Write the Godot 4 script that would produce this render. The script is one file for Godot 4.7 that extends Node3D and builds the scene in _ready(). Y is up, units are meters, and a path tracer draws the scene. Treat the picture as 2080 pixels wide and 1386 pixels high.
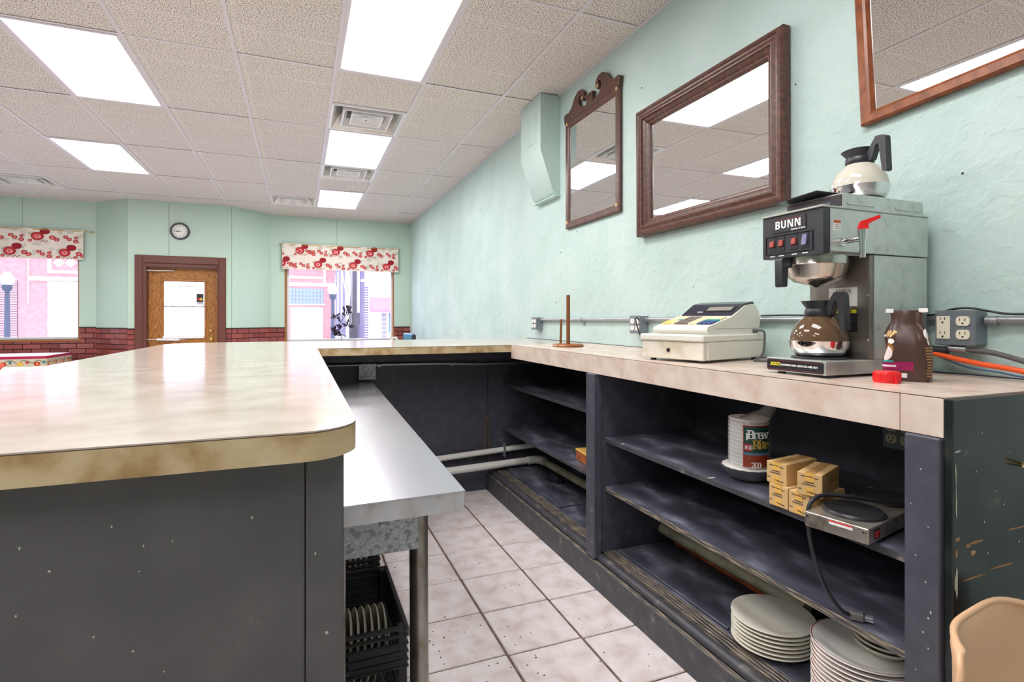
extends Node3D
# A closed diner: laminate bar counter, service counter with coffee brewer, street windows beyond.

var O := Vector3.ZERO            # subtracted from every vertex: lets parts be written in room coordinates
var XF := Transform3D.IDENTITY   # applied to every vertex first
var rng := RandomNumberGenerator.new()
var used := {}
var mt := {}
var lamp_tex: ImageTexture

# ---------------------------------------------------------------- mesh helpers
func st() -> SurfaceTool:
	var s := SurfaceTool.new()
	s.begin(Mesh.PRIMITIVE_TRIANGLES)
	return s

func vert(s: SurfaceTool, p: Vector3, n: Vector3, uv := Vector2.ZERO) -> void:
	s.set_normal((XF.basis * n).normalized())
	s.set_uv(uv)
	s.add_vertex(XF * p - O)

func tri(s: SurfaceTool, a: Vector3, b: Vector3, c: Vector3, na: Vector3, nb: Vector3, nc: Vector3) -> void:
	var nn := (b - a).cross(c - a)
	if nn.dot(na + nb + nc) > 0.0:
		vert(s, a, na); vert(s, c, nc); vert(s, b, nb)
	else:
		vert(s, a, na); vert(s, b, nb); vert(s, c, nc)

func face(s: SurfaceTool, pts: Array, out: Vector3) -> void:
	var n := Vector3.ZERO
	for i in range(1, pts.size() - 1):
		n += (pts[i] - pts[0]).cross(pts[i + 1] - pts[0])
	n = n.normalized()
	if n.dot(out) < 0.0:
		n = -n
	for i in range(1, pts.size() - 1):
		tri(s, pts[0], pts[i], pts[i + 1], n, n, n)

# flat print: lower left, lower right, upper right, upper left
func card(s: SurfaceTool, a: Vector3, b: Vector3, c: Vector3, d: Vector3) -> void:
	var n := (b - a).cross(d - a).normalized()
	var u := [Vector2(0, 1), Vector2(1, 1), Vector2(1, 0), Vector2(0, 0)]
	vert(s, a, n, u[0]); vert(s, c, n, u[2]); vert(s, b, n, u[1])
	vert(s, a, n, u[0]); vert(s, d, n, u[3]); vert(s, c, n, u[2])

func box(s: SurfaceTool, lo: Vector3, hi: Vector3, bev := 0.0) -> void:
	var c := (lo + hi) * 0.5
	var h := ((hi - lo) * 0.5).abs()
	var b: float = min(bev, min(h.x, min(h.y, h.z)) * 0.98)
	if b <= 0.0:
		for ax in 3:
			for sg in [-1.0, 1.0]:
				var pts := []
				for k in [[-1, -1], [1, -1], [1, 1], [-1, 1]]:
					var p := Vector3.ZERO
					p[ax] = sg * h[ax]
					p[(ax + 1) % 3] = k[0] * h[(ax + 1) % 3]
					p[(ax + 2) % 3] = k[1] * h[(ax + 2) % 3]
					pts.append(c + p)
				var o := Vector3.ZERO
				o[ax] = sg
				face(s, pts, o)
		return
	var V := {}
	for sx in [-1, 1]:
		for sy in [-1, 1]:
			for sz in [-1, 1]:
				var sg := Vector3(sx, sy, sz)
				var l := []
				for ax in 3:
					var p := (h - Vector3.ONE * b) * sg
					p[ax] = h[ax] * sg[ax]
					l.append(c + p)
				V[Vector3i(sx, sy, sz)] = l
	for ax in 3:
		for sg in [-1, 1]:
			var pts := []
			for k in [[-1, -1], [1, -1], [1, 1], [-1, 1]]:
				var q := Vector3i.ZERO
				q[ax] = sg
				q[(ax + 1) % 3] = k[0]
				q[(ax + 2) % 3] = k[1]
				pts.append(V[q][ax])
			var o := Vector3.ZERO
			o[ax] = sg
			face(s, pts, o)
	for ax in 3:
		var a1 := (ax + 1) % 3
		var a2 := (ax + 2) % 3
		for s1 in [-1, 1]:
			for s2 in [-1, 1]:
				var q := Vector3i.ZERO
				q[a1] = s1; q[a2] = s2
				var q0 := q; q0[ax] = -1
				var q1 := q; q1[ax] = 1
				face(s, [V[q0][a1], V[q1][a1], V[q1][a2], V[q0][a2]], Vector3(q))
	for q in V:
		face(s, V[q], Vector3(q))

# revolve a profile (radius, height) about the local y axis through at
func lathe(s: SurfaceTool, prof: Array, seg := 24, at := Vector3.ZERO, squash := 1.0) -> void:
	var ns := []
	for i in prof.size() - 1:
		var d: Vector2 = prof[i + 1] - prof[i]
		ns.append(Vector2(d.y, -d.x).normalized())
	for i in prof.size() - 1:
		var n0: Vector2 = ns[i]
		var n1: Vector2 = ns[i]
		if i > 0 and ns[i - 1].dot(ns[i]) > 0.6: n0 = (ns[i - 1] + ns[i]).normalized()
		if i < ns.size() - 1 and ns[i + 1].dot(ns[i]) > 0.6: n1 = (ns[i + 1] + ns[i]).normalized()
		var p0: Vector2 = prof[i]
		var p1: Vector2 = prof[i + 1]
		for k in seg:
			var a := TAU * k / seg
			var b := TAU * (k + 1) / seg
			var ca := Vector3(cos(a), 0, sin(a) * squash)
			var cb := Vector3(cos(b), 0, sin(b) * squash)
			var A := at + ca * p0.x + Vector3.UP * p0.y
			var B := at + cb * p0.x + Vector3.UP * p0.y
			var C := at + cb * p1.x + Vector3.UP * p1.y
			var D := at + ca * p1.x + Vector3.UP * p1.y
			var nA := ca * n0.x + Vector3.UP * n0.y
			var nB := cb * n0.x + Vector3.UP * n0.y
			var nC := cb * n1.x + Vector3.UP * n1.y
			var nD := ca * n1.x + Vector3.UP * n1.y
			if p0.x > 1e-5: tri(s, A, B, C, nA, nB, nC)
			if p1.x > 1e-5: tri(s, A, C, D, nA, nC, nD)

func tube(s: SurfaceTool, pts: Array, r: float, seg := 8, r_end := -1.0) -> void:
	var n := pts.size()
	if r_end < 0.0: r_end = r
	var up := Vector3.ZERO
	var rings := []
	for i in n:
		var t: Vector3 = (pts[min(i + 1, n - 1)] - pts[max(i - 1, 0)]).normalized()
		if i == 0:
			up = (Vector3.UP if abs(t.y) < 0.9 else Vector3.RIGHT)
		up = (up - t * up.dot(t)).normalized()
		var sd := t.cross(up)
		var rr: float = lerp(r, r_end, float(i) / max(1, n - 1))
		var ring := []
		for k in seg:
			var a := TAU * k / seg
			var d := up * cos(a) + sd * sin(a)
			ring.append([pts[i] + d * rr, d])
		rings.append(ring)
	for i in n - 1:
		for k in seg:
			var a: Array = rings[i][k]
			var b: Array = rings[i][(k + 1) % seg]
			var c: Array = rings[i + 1][(k + 1) % seg]
			var d: Array = rings[i + 1][k]
			tri(s, a[0], b[0], c[0], a[1], b[1], c[1])
			tri(s, a[0], c[0], d[0], a[1], c[1], d[1])
	for e in [0, n - 1]:
		var l := []
		for k in seg: l.append(rings[e][k][0])
		var dir: Vector3 = pts[0] - pts[1] if e == 0 else pts[n - 1] - pts[n - 2]
		face(s, l, dir)

# smooth curve through points
func curve(ctrl: Array, steps := 6) -> Array:
	var out := []
	for i in ctrl.size() - 1:
		var p0: Vector3 = ctrl[max(i - 1, 0)]
		var p1: Vector3 = ctrl[i]
		var p2: Vector3 = ctrl[i + 1]
		var p3: Vector3 = ctrl[min(i + 2, ctrl.size() - 1)]
		for k in steps:
			out.append(p1.cubic_interpolate(p2, p0, p3, float(k) / steps))
	out.append(ctrl[-1])
	return out

# polygon in local xy, from z0 to z1
func prism(s: SurfaceTool, poly: PackedVector2Array, z0: float, z1: float) -> void:
	var idx := Geometry2D.triangulate_polygon(poly)
	for z in [z0, z1]:
		var o := Vector3(0, 0, -1.0 if z == min(z0, z1) else 1.0)
		for i in range(0, idx.size(), 3):
			var a := Vector3(poly[idx[i]].x, poly[idx[i]].y, z)
			var b := Vector3(poly[idx[i + 1]].x, poly[idx[i + 1]].y, z)
			var c := Vector3(poly[idx[i + 2]].x, poly[idx[i + 2]].y, z)
			tri(s, a, b, c, o, o, o)
	var n := poly.size()
	var cw := 1.0 if Geometry2D.is_polygon_clockwise(poly) else -1.0
	var en := []
	for i in n:
		var d: Vector2 = poly[(i + 1) % n] - poly[i]
		en.append(Vector2(-d.y, d.x).normalized() * cw)
	for i in n:
		var n0: Vector2 = en[i]
		var n1: Vector2 = en[i]
		if en[(i + n - 1) % n].dot(en[i]) > 0.75: n0 = (en[(i + n - 1) % n] + en[i]).normalized()
		if en[(i + 1) % n].dot(en[i]) > 0.75: n1 = (en[(i + 1) % n] + en[i]).normalized()
		var p: Vector2 = poly[i]
		var q: Vector2 = poly[(i + 1) % n]
		var a := Vector3(p.x, p.y, z0)
		var b := Vector3(q.x, q.y, z0)
		var c := Vector3(q.x, q.y, z1)
		var d := Vector3(p.x, p.y, z1)
		var m0 := Vector3(n0.x, n0.y, 0)
		var m1 := Vector3(n1.x, n1.y, 0)
		tri(s, a, b, c, m0, m1, m1)
		tri(s, a, c, d, m0, m1, m0)

# rounded polygon: list of [point, radius]
func rounded(list: Array, steps := 6) -> PackedVector2Array:
	var out := PackedVector2Array()
	var n := list.size()
	for i in n:
		var p: Vector2 = list[i][0]
		var r: float = list[i][1]
		if r <= 0.0:
			out.append(p)
			continue
		var a: Vector2 = (list[(i + n - 1) % n][0] - p).normalized()
		var b: Vector2 = (list[(i + 1) % n][0] - p).normalized()
		var half := a.angle_to(b) * 0.5
		var t: float = r / abs(tan(half))
		var c: Vector2 = p + (a + b).normalized() * (r / absf(sin(half)))
		var v0: Vector2 = p + a * t - c
		var v1: Vector2 = p + b * t - c
		var ang: float = v0.angle_to(v1)
		for k in steps + 1:
			out.append(c + v0.rotated(ang * k / steps))
	return out

# rectangular picture frame in xy: profile points (inset from the outer edge, z)
func frame_sweep(s: SurfaceTool, w: float, h: float, prof: Array) -> void:
	for i in prof.size() - 1:
		var p: Vector2 = prof[i]
		var q: Vector2 = prof[i + 1]
		var P := [Vector3(-w / 2 + p.x, -h / 2 + p.x, p.y), Vector3(w / 2 - p.x, -h / 2 + p.x, p.y), Vector3(w / 2 - p.x, h / 2 - p.x, p.y), Vector3(-w / 2 + p.x, h / 2 - p.x, p.y)]
		var Q := [Vector3(-w / 2 + q.x, -h / 2 + q.x, q.y), Vector3(w / 2 - q.x, -h / 2 + q.x, q.y), Vector3(w / 2 - q.x, h / 2 - q.x, q.y), Vector3(-w / 2 + q.x, h / 2 - q.x, q.y)]
		var dirs := [Vector3.DOWN, Vector3.RIGHT, Vector3.UP, Vector3.LEFT]
		for k in 4:
			var out: Vector3 = dirs[k] * (q.y - p.y) + Vector3.BACK * (q.x - p.x)
			face(s, [P[k], P[(k + 1) % 4], Q[(k + 1) % 4], Q[k]], out)

# ---------------------------------------------------------------- nodes
func numbered(parent: Node, called: String) -> String:
	var key := str(parent.get_instance_id()) + called
	var k: int = used.get(key, 0)
	used[key] = k + 1
	return called if k == 0 else "%s_%03d" % [called, k]

func thing(called: String, label: String, category: String, at := Vector3.ZERO, turn := 0.0, group := "") -> Node3D:
	var o := Node3D.new()
	o.name = numbered(self, called)
	add_child(o, true)
	o.position = at
	o.rotation.y = deg_to_rad(turn)
	o.set_meta("label", label)
	o.set_meta("category", category)
	if group: o.set_meta("group", group)
	return o

func struct_node(called: String, at := Vector3.ZERO, label := "") -> Node3D:
	var o := Node3D.new()
	o.name = numbered(self, called)
	add_child(o, true)
	o.position = at
	o.set_meta("kind", "structure")
	if label: o.set_meta("label", label)
	return o

func part(parent: Node3D, called: String, s: SurfaceTool, m: Material, label := "") -> MeshInstance3D:
	s.set_material(m)
	return part_mesh(parent, called, s.commit(), label)

func part_mesh(parent: Node3D, called: String, mesh: Mesh, label := "", at := Vector3.ZERO) -> MeshInstance3D:
	var o := MeshInstance3D.new()
	o.mesh = mesh
	o.name = numbered(parent, called)
	parent.add_child(o, true)
	o.position = at
	if label: o.set_meta("label", label)
	return o

func pbox(parent: Node3D, called: String, lo: Vector3, hi: Vector3, m: Material, bev := 0.0, label := "") -> MeshInstance3D:
	var s := st()
	box(s, lo, hi, bev)
	return part(parent, called, s, m, label)

func ptube(parent: Node3D, called: String, pts: Array, r: float, m: Material, seg := 8, label := "") -> MeshInstance3D:
	var s := st()
	tube(s, pts, r, seg)
	return part(parent, called, s, m, label)

func plathe(parent: Node3D, called: String, prof: Array, m: Material, at := Vector3.ZERO, seg := 24, label := "") -> MeshInstance3D:
	var s := st()
	lathe(s, prof, seg, at)
	return part(parent, called, s, m, label)

func copy_of(src: Node3D, at: Vector3, turn := 0.0, label := "", group := "") -> Node3D:
	var c: Node3D = src.duplicate()
	var base := String(src.name)
	if base.length() > 4 and base[-4] == "_" and base.right(3).is_valid_int(): base = base.left(-4)
	c.name = numbered(self, base)
	add_child(c, true)
	c.position = at
	c.rotation.y = deg_to_rad(turn)
	if label: c.set_meta("label", label)
	if group: c.set_meta("group", group)
	return c

func text(parent: Node3D, called: String, what: String, height: float, at: Vector3, m: Material, fontname := "Droid Sans", bold := true, depth := 0.0006) -> MeshInstance3D:
	var f := SystemFont.new()
	f.font_names = PackedStringArray([fontname])
	if bold: f.font_weight = 700
	var t := TextMesh.new()
	t.text = what
	t.font = f
	t.font_size = 48
	t.pixel_size = height / 48.0 * 1.35
	t.depth = depth
	t.curve_step = 2.0
	t.material = m
	return part_mesh(parent, called, t, "", at)

# ---------------------------------------------------------------- materials
func noise_tex(seed_: int, freq: float, ramp: Array, octaves := 4, size := 512, kind := FastNoiseLite.TYPE_SIMPLEX_SMOOTH) -> NoiseTexture2D:
	var n := FastNoiseLite.new()
	n.seed = seed_
	n.frequency = freq
	n.noise_type = kind
	n.fractal_octaves = octaves
	var t := NoiseTexture2D.new()
	t.width = size
	t.height = size
	t.seamless = true
	t.noise = n
	if ramp.size() > 0:
		var g := Gradient.new()
		var off := PackedFloat32Array()
		var col := PackedColorArray()
		for r in ramp:
			off.append(r[0]); col.append(r[1])
		g.offsets = off
		g.colors = col
		t.color_ramp = g
	return t

func mat(called: String, c: Color, rough := 0.6, metal := 0.0) -> StandardMaterial3D:
	var m := StandardMaterial3D.new()
	m.resource_name = called
	m.albedo_color = c
	m.roughness = rough
	m.metallic = metal
	mt[called] = m
	return m

func tex(m: StandardMaterial3D, t: Texture2D, scale: Vector3, world := false) -> StandardMaterial3D:
	m.albedo_texture = t
	m.albedo_color = Color.WHITE
	m.uv1_triplanar = true
	m.uv1_world_triplanar = world
	m.uv1_scale = scale
	return m

func relief(m: StandardMaterial3D, t: Texture2D, cm: float) -> void:
	m.heightmap_enabled = true
	m.heightmap_texture = t
	m.heightmap_scale = cm

func C(r: int, g: int, b: int) -> Color:
	return Color(r / 255.0, g / 255.0, b / 255.0)

func materials() -> void:
	var m: StandardMaterial3D
	# plaster wall with trowel marks
	m = tex(mat("plaster", Color.WHITE, 0.62), noise_tex(3, 0.006, [[0.0, C(179, 201, 196)], [0.45, C(185, 208, 203)], [0.75, C(190, 211, 207)], [1.0, C(196, 215, 211)]], 5), Vector3.ONE * 0.5, true)
	relief(m, noise_tex(8, 0.022, [[0.0, Color.BLACK], [0.35, Color(.30, .30, .30)], [0.55, Color(.5, .5, .5)], [0.62, Color(.8, .8, .8)], [1.0, Color.WHITE]], 5, 1024), 0.26)
	m = tex(mat("green_paint", Color.WHITE, 0.6), noise_tex(4, 0.006, [[0.0, C(190, 213, 203)], [1.0, C(199, 219, 210)]], 3, 256), Vector3.ONE * 0.5)
	# grooved sheet panelling
	m = mat("panelling", C(190, 214, 199), 0.5)
	m.uv1_triplanar = true
	m.uv1_scale = Vector3(1.6, 1.6, 1.6)
	var gi := Image.create(512, 8, false, Image.FORMAT_RGB8)
	gi.fill(Color.WHITE)
	for x in [20, 90, 140, 250, 310, 400, 460]:
		gi.fill_rect(Rect2i(x, 0, 2, 8), Color(0.1, 0.1, 0.1))
	relief(m, ImageTexture.create_from_image(gi), 0.06)
	# ceiling
	m = tex(mat("ceiling_tile", Color.WHITE, 0.95), noise_tex(11, 0.10, [[0.0, C(100, 88, 80)], [0.30, C(140, 128, 120)], [0.36, C(226, 219, 212)], [1.0, C(233, 227, 221)]], 2, 512, FastNoiseLite.TYPE_SIMPLEX), Vector3.ONE * 1.7)
	mat("tee", C(214, 208, 212), 0.45)
	mat("vent_metal", C(208, 204, 200), 0.26, 0.65)
	mat("vent_steel", C(226, 224, 222), 0.3, 0.0)
	m = mat("diffuser", C(250, 250, 250), 0.6)
	m.emission_enabled = true
	m.emission = Color(1, 0.99, 0.98)
	m.emission_energy_multiplier = 2.2
	# laminate
	m = tex(mat("laminate", Color.WHITE, 0.15), noise_tex(21, 0.008, [[0.0, C(172, 158, 146)], [0.35, C(184, 172, 161)], [0.65, C(190, 179, 169)], [1.0, C(199, 190, 181)]], 5), Vector3.ONE * 1.6)
	m.metallic_specular = 0.5
	tex(mat("laminate_edge", Color.WHITE, 0.4), noise_tex(22, 0.012, [[0.0, C(142, 110, 66)], [0.3, C(176, 148, 104)], [0.55, C(198, 176, 136)], [1.0, C(214, 196, 160)]], 5), Vector3.ONE * 1.6)
	tex(mat("fascia", Color.WHITE, 0.27), noise_tex(23, 0.010, [[0.0, C(190, 164, 142)], [0.22, C(208, 188, 172)], [0.6, C(219, 203, 190)], [1.0, C(228, 215, 204)]], 5), Vector3.ONE * 1.4)
	tex(mat("cross_edge", Color.WHITE, 0.4), noise_tex(24, 0.010, [[0.0, C(150, 132, 108)], [0.4, C(184, 168, 146)], [1.0, C(206, 192, 172)]], 4, 256), Vector3.ONE * 1.4)
	# dark painted timber
	m = tex(mat("dark_paint", Color.WHITE, 0.5), noise_tex(31, 0.02, [[0.0, C(66, 67, 78)], [0.6, C(75, 76, 88)], [0.86, C(81, 82, 94)], [0.95, C(114, 114, 122)], [1.0, C(150, 148, 146)]], 6), Vector3.ONE * 1.1)
	tex(mat("panel_paint", Color.WHITE, 0.5), noise_tex(32, 0.012, [[0.0, C(80, 79, 81)], [0.6, C(89, 88, 89)], [0.88, C(95, 94, 94)], [0.96, C(134, 130, 122)], [1.0, C(170, 166, 150)]], 6), Vector3.ONE * 0.9)
	tex(mat("shelf_paint", Color.WHITE, 0.36), noise_tex(33, 0.009, [[0.0, C(62, 63, 74)], [0.42, C(76, 78, 90)], [0.62, C(98, 100, 114)], [0.8, C(130, 132, 146)], [1.0, C(172, 173, 182)]], 6), Vector3(1.5, 1.5, 0.8))
	tex(mat("worn_edge", Color.WHITE, 0.6), noise_tex(34, 0.02, [[0.0, C(62, 60, 62)], [0.5, C(86, 82, 80)], [0.62, C(142, 130, 112)], [1.0, C(178, 166, 146)]], 6), Vector3(14, 14, 0.9))
	tex(mat("kick_paint", Color.WHITE, 0.5), noise_tex(35, 0.016, [[0.0, C(58, 58, 64)], [0.7, C(72, 72, 78)], [0.86, C(94, 92, 94)], [1.0, C(150, 142, 126)]], 6), Vector3.ONE * 1.3)
	tex(mat("end_paint", Color.WHITE, 0.2), noise_tex(36, 0.006, [[0.0, C(26, 31, 32)], [0.55, C(36, 42, 43)], [0.84, C(48, 54, 54)], [0.93, C(74, 68, 62)], [1.0, C(130, 124, 114)]], 6), Vector3(1.6, 1.6, 1.6))
	mat("chip_bare", C(158, 122, 88), 0.8)
	mat("seam_brown", C(72, 48, 34), 0.6)
	mat("chip_pale", C(188, 190, 176), 0.7)
	# metals
	m = tex(mat("table_steel", Color.WHITE, 0.27, 0.85), noise_tex(41, 0.01, [[0.0, C(187, 188, 197)], [1.0, C(195, 196, 204)]], 4, 256), Vector3(2, 2, 0.5))
	tex(mat("steel_edge", Color.WHITE, 0.42, 0.7), noise_tex(42, 0.012, [[0.0, C(168, 160, 152)], [0.35, C(200, 201, 204)], [1.0, C(216, 218, 222)]], 4, 256), Vector3(4, 1.5, 4))
	tex(mat("galvanised", Color.WHITE, 0.5, 0.45), noise_tex(43, 0.02, [[0.0, C(128, 132, 136)], [0.40, C(158, 163, 168)], [0.5, C(204, 211, 217)], [0.6, C(164, 170, 175)], [1.0, C(216, 222, 228)]], 4), Vector3.ONE * 4.0)
	tex(mat("leg_steel", Color.WHITE, 0.35, 0.8), noise_tex(44, 0.02, [[0.0, C(110, 100, 84)], [0.3, C(142, 138, 130)], [1.0, C(164, 162, 158)]], 4, 256), Vector3(4, 2, 4))
	tex(mat("brewer_steel", Color.WHITE, 0.33, 0.75), noise_tex(45, 0.012, [[0.0, C(168, 172, 168)], [0.25, C(194, 198, 194)], [1.0, C(208, 211, 208)]], 5), Vector3.ONE * 3.0)
	tex(mat("brewer_front", Color.WHITE, 0.34, 0.85), noise_tex(46, 0.01, [[0.0, C(126, 118, 110)], [1.0, C(176, 170, 164)]], 4, 256), Vector3(3, 1, 3))
	mat("chrome", C(225, 225, 225), 0.08, 1.0)
	mat("chrome_dull", C(196, 192, 184), 0.22, 1.0)
	mat("conduit", C(178, 180, 184), 0.35, 0.8)
	mat("box_steel", C(138, 146, 154), 0.45, 0.6)
	mat("brass", C(196, 160, 86), 0.3, 0.9)
	mat("iron", C(128, 112, 96), 0.55, 0.5)
	# plastics
	mat("black_plastic", C(44, 44, 50), 0.38)
	mat("black_trim", C(36, 35, 42), 0.32)
	mat("black_crate", C(52, 53, 58), 0.45)
	mat("white_print", C(238, 238, 236), 0.6)
	mat("grey_print", C(150, 150, 152), 0.6)
	mat("dark_print", C(50, 48, 48), 0.7)
	mat("red_plastic", C(226, 36, 40), 0.3)
	mat("red_switch", C(150, 48, 34), 0.35)
	mat("violet_switch", C(112, 112, 150), 0.3)
	mat("yellow_print", C(232, 224, 40), 0.6)
	mat("orange_print", C(196, 88, 44), 0.6)
	mat("maroon_print", C(110, 40, 44), 0.6)
	mat("ivory", C(236, 228, 206), 0.4)
	mat("receptacle_white", C(240, 240, 236), 0.4)
	mat("slot", C(28, 24, 22), 0.8)
	mat("register_case", C(226, 224, 214), 0.45)
	tex(mat("register_drawer", Color.WHITE, 0.45), noise_tex(51, 0.01, [[0.0, C(196, 186, 162)], [0.4, C(218, 212, 196)], [1.0, C(230, 226, 214)]], 5, 256), Vector3.ONE * 3.0)
	mat("register_hood", C(48, 46, 62), 0.25)
	mat("key_yellow", C(238, 206, 110), 0.5)
	mat("key_cream", C(238, 220, 178), 0.5)
	mat("key_brown", C(112, 100, 90), 0.5)
	mat("key_teal", C(20, 148, 150), 0.4)
	mat("key_blue", C(28, 62, 122), 0.4)
	mat("lcd", C(150, 148, 136), 0.2)
	mat("cord_grey", C(96, 94, 96), 0.5)
	mat("cord_black", C(38, 40, 46), 0.45)
	mat("cord_orange", C(238, 90, 34), 0.45)
	mat("cord_blue", C(90, 118, 150), 0.5)
	mat("pvc", C(236, 235, 231), 0.35)
	tex(mat("pvc_old", Color.WHITE, 0.4), noise_tex(52, 0.015, [[0.0, C(150, 146, 108)], [0.5, C(196, 192, 162)], [1.0, C(214, 210, 190)]], 4, 256), Vector3(2, 2, 2))
	mat("china", C(244, 243, 236), 0.18)
	mat("china_cream", C(240, 237, 222), 0.18)
	mat("stripe_red", C(168, 44, 52), 0.25)
	# glass
	m = mat("pane", Color(0.93, 0.96, 0.98, 0.06), 0.02)
	m.transparency = BaseMaterial3D.TRANSPARENCY_ALPHA
	m = mat("coffee_glass", Color(0.40, 0.31, 0.22, 0.86), 0.04)
	m.transparency = BaseMaterial3D.TRANSPARENCY_ALPHA
	m = mat("cream_glass", Color(0.87, 0.85, 0.79, 0.84), 0.05)
	m.transparency = BaseMaterial3D.TRANSPARENCY_ALPHA
	m = mat("film", Color(0.90, 0.90, 0.92, 0.28), 0.12)
	m.transparency = BaseMaterial3D.TRANSPARENCY_ALPHA
	mat("mirror", C(232, 233, 232), 0.012, 1.0)
	# wood
	tex(mat("walnut", Color.WHITE, 0.33), noise_tex(61, 0.02, [[0.0, C(58, 34, 28)], [0.5, C(88, 54, 44)], [1.0, C(116, 74, 58)]], 4), Vector3(3, 3, 3))
	tex(mat("walnut_dark", Color.WHITE, 0.35), noise_tex(62, 0.02, [[0.0, C(66, 40, 34)], [1.0, C(104, 68, 56)]], 4, 256), Vector3(3, 3, 3))
	tex(mat("cherry", Color.WHITE, 0.3), noise_tex(63, 0.015, [[0.0, C(104, 52, 26)], [0.5, C(136, 74, 40)], [1.0, C(158, 92, 50)]], 4), Vector3(3, 2, 3))
	mat("gilt", C(196, 160, 110), 0.4, 0.3)
	tex(mat("oak", Color.WHITE, 0.45), noise_tex(64, 0.022, [[0.0, C(92, 54, 18)], [0.35, C(146, 92, 36)], [0.6, C(178, 118, 52)], [1.0, C(198, 140, 70)]], 5), Vector3(7, 0.9, 7))
	tex(mat("oak_rail", Color.WHITE, 0.45), noise_tex(65, 0.022, [[0.0, C(92, 54, 18)], [0.35, C(146, 92, 36)], [0.6, C(178, 118, 52)], [1.0, C(198, 140, 70)]], 5), Vector3(0.9, 7, 7))
	mat("maroon", C(104, 58, 50), 0.42)
	mat("trim_wood", C(152, 96, 48), 0.5)
	tex(mat("turned_wood", Color.WHITE, 0.35), noise_tex(66, 0.02, [[0.0, C(120, 66, 28)], [1.0, C(170, 104, 52)]], 3, 256), Vector3(8, 2, 8))
	mat("rod_wood", C(122, 76, 32), 0.4)
	tex(mat("red_wood", Color.WHITE, 0.6), noise_tex(67, 0.02, [[0.0, C(130, 62, 34)], [1.0, C(206, 120, 66)]], 3, 256), Vector3(6, 6, 2))
	mat("cleat", C(86, 64, 50), 0.7)
	# bricks
	for k in 4:
		mat("brick_%d" % k, [C(140, 68, 62), C(152, 77, 70), C(126, 60, 56), C(146, 82, 78)][k], 0.55)
	mat("mortar", C(48, 31, 32), 0.8)
	mat("dado_cap", C(58, 36, 36), 0.5)
	# floor
	for k in 4:
		m = tex(mat("floor_tile_%d" % k, Color.WHITE, 0.38), noise_tex(70 + k, 0.009, [[0.0, C(200, 184, 180)], [0.3, C(212, 202, 200)], [0.6, C(222, 215, 214)], [1.0, C(229, 224, 224)]], 6), Vector3.ONE * 1.7)
	tex(mat("grout", Color.WHITE, 0.9), noise_tex(75, 0.03, [[0.0, C(84, 66, 58)], [1.0, C(128, 108, 96)]], 4, 256), Vector3.ONE * 2.0)
	mat("crumb", C(70, 46, 36), 0.9)
	# paper, card, cloth
	mat("carton", C(206, 172, 118), 0.75)
	mat("carton_tape", C(176, 136, 84), 0.5)
	mat("carton_patch", C(224, 176, 84), 0.75)
	mat("paper", C(242, 240, 236), 0.8)
	mat("label_green", C(24, 72, 64), 0.4)
	mat("label_rust", C(146, 60, 36), 0.4)
	mat("label_red", C(172, 36, 40), 0.4)
	mat("label_gold", C(196, 160, 76), 0.4)
	tex(mat("bowl_steel", Color.WHITE, 0.35, 0.6), noise_tex(47, 0.02, [[0.0, C(120, 120, 126)], [1.0, C(160, 160, 166)]], 3, 128), Vector3.ONE * 4)
	tex(mat("warmer_steel", Color.WHITE, 0.32, 0.75), noise_tex(48, 0.015, [[0.0, C(140, 128, 112)], [0.3, C(184, 178, 168)], [1.0, C(206, 202, 196)]], 5, 256), Vector3.ONE * 4)
	mat("burner", C(52, 52, 56), 0.3, 0.2)
	m = mat("peach_plastic", C(222, 180, 142), 0.4)
	m.subsurf_scatter_enabled = true
	m.subsurf_scatter_strength = 0.1
	mat("blue_vinyl", C(20, 122, 158), 0.35)
	mat("dark_vinyl", C(38, 42, 54), 0.4)
	mat("white_cloth", C(244, 240, 240), 0.8)
	mat("magenta_cloth", C(176, 26, 74), 0.8)
	mat("leaf", C(58, 44, 66), 0.5)
	mat("leaf_stem", C(64, 48, 44), 0.6)
	mat("blossom", C(244, 244, 244), 0.7)
	mat("terracotta", C(196, 84, 54), 0.6)
	# the street
	tex(mat("pink_brick", Color.WHITE, 0.8), noise_tex(81, 0.03, [[0.0, C(178, 118, 116)], [1.0, C(200, 142, 140)]], 4, 256), Vector3.ONE * 0.5)
	mat("white_trim", C(240, 238, 240), 0.6)
	mat("shutter", C(190, 140, 144), 0.6)
	mat("shutter_gap", C(90, 46, 70), 0.8)
	mat("glass_block", C(128, 150, 186), 0.2)
	mat("violet_brick", C(112, 98, 130), 0.8)
	mat("awning", C(206, 120, 140), 0.8)
	mat("lamp_post", C(34, 44, 74), 0.5)
	mat("poster_blue", C(96, 130, 180), 0.6)
	mat("asphalt", C(190, 190, 194), 0.9)
	mat("pavement", C(226, 224, 222), 0.9)
	mat("bark", C(216, 212, 214), 0.8)
	m = mat("globe", C(246, 246, 248), 0.3)

# ---------------------------------------------------------------- printed cloth and packaging
func blob(im: Image, cx: float, cy: float, rx: float, ry: float, c: Color) -> void:
	for y in range(max(0, int(cy - ry)), min(im.get_height(), int(cy + ry) + 1)):
		for x in range(max(0, int(cx - rx)), min(im.get_width(), int(cx + rx) + 1)):
			var d := Vector2((x - cx) / rx, (y - cy) / ry).length()
			if d <= 1.0:
				im.set_pixel(x, y, c)

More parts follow.
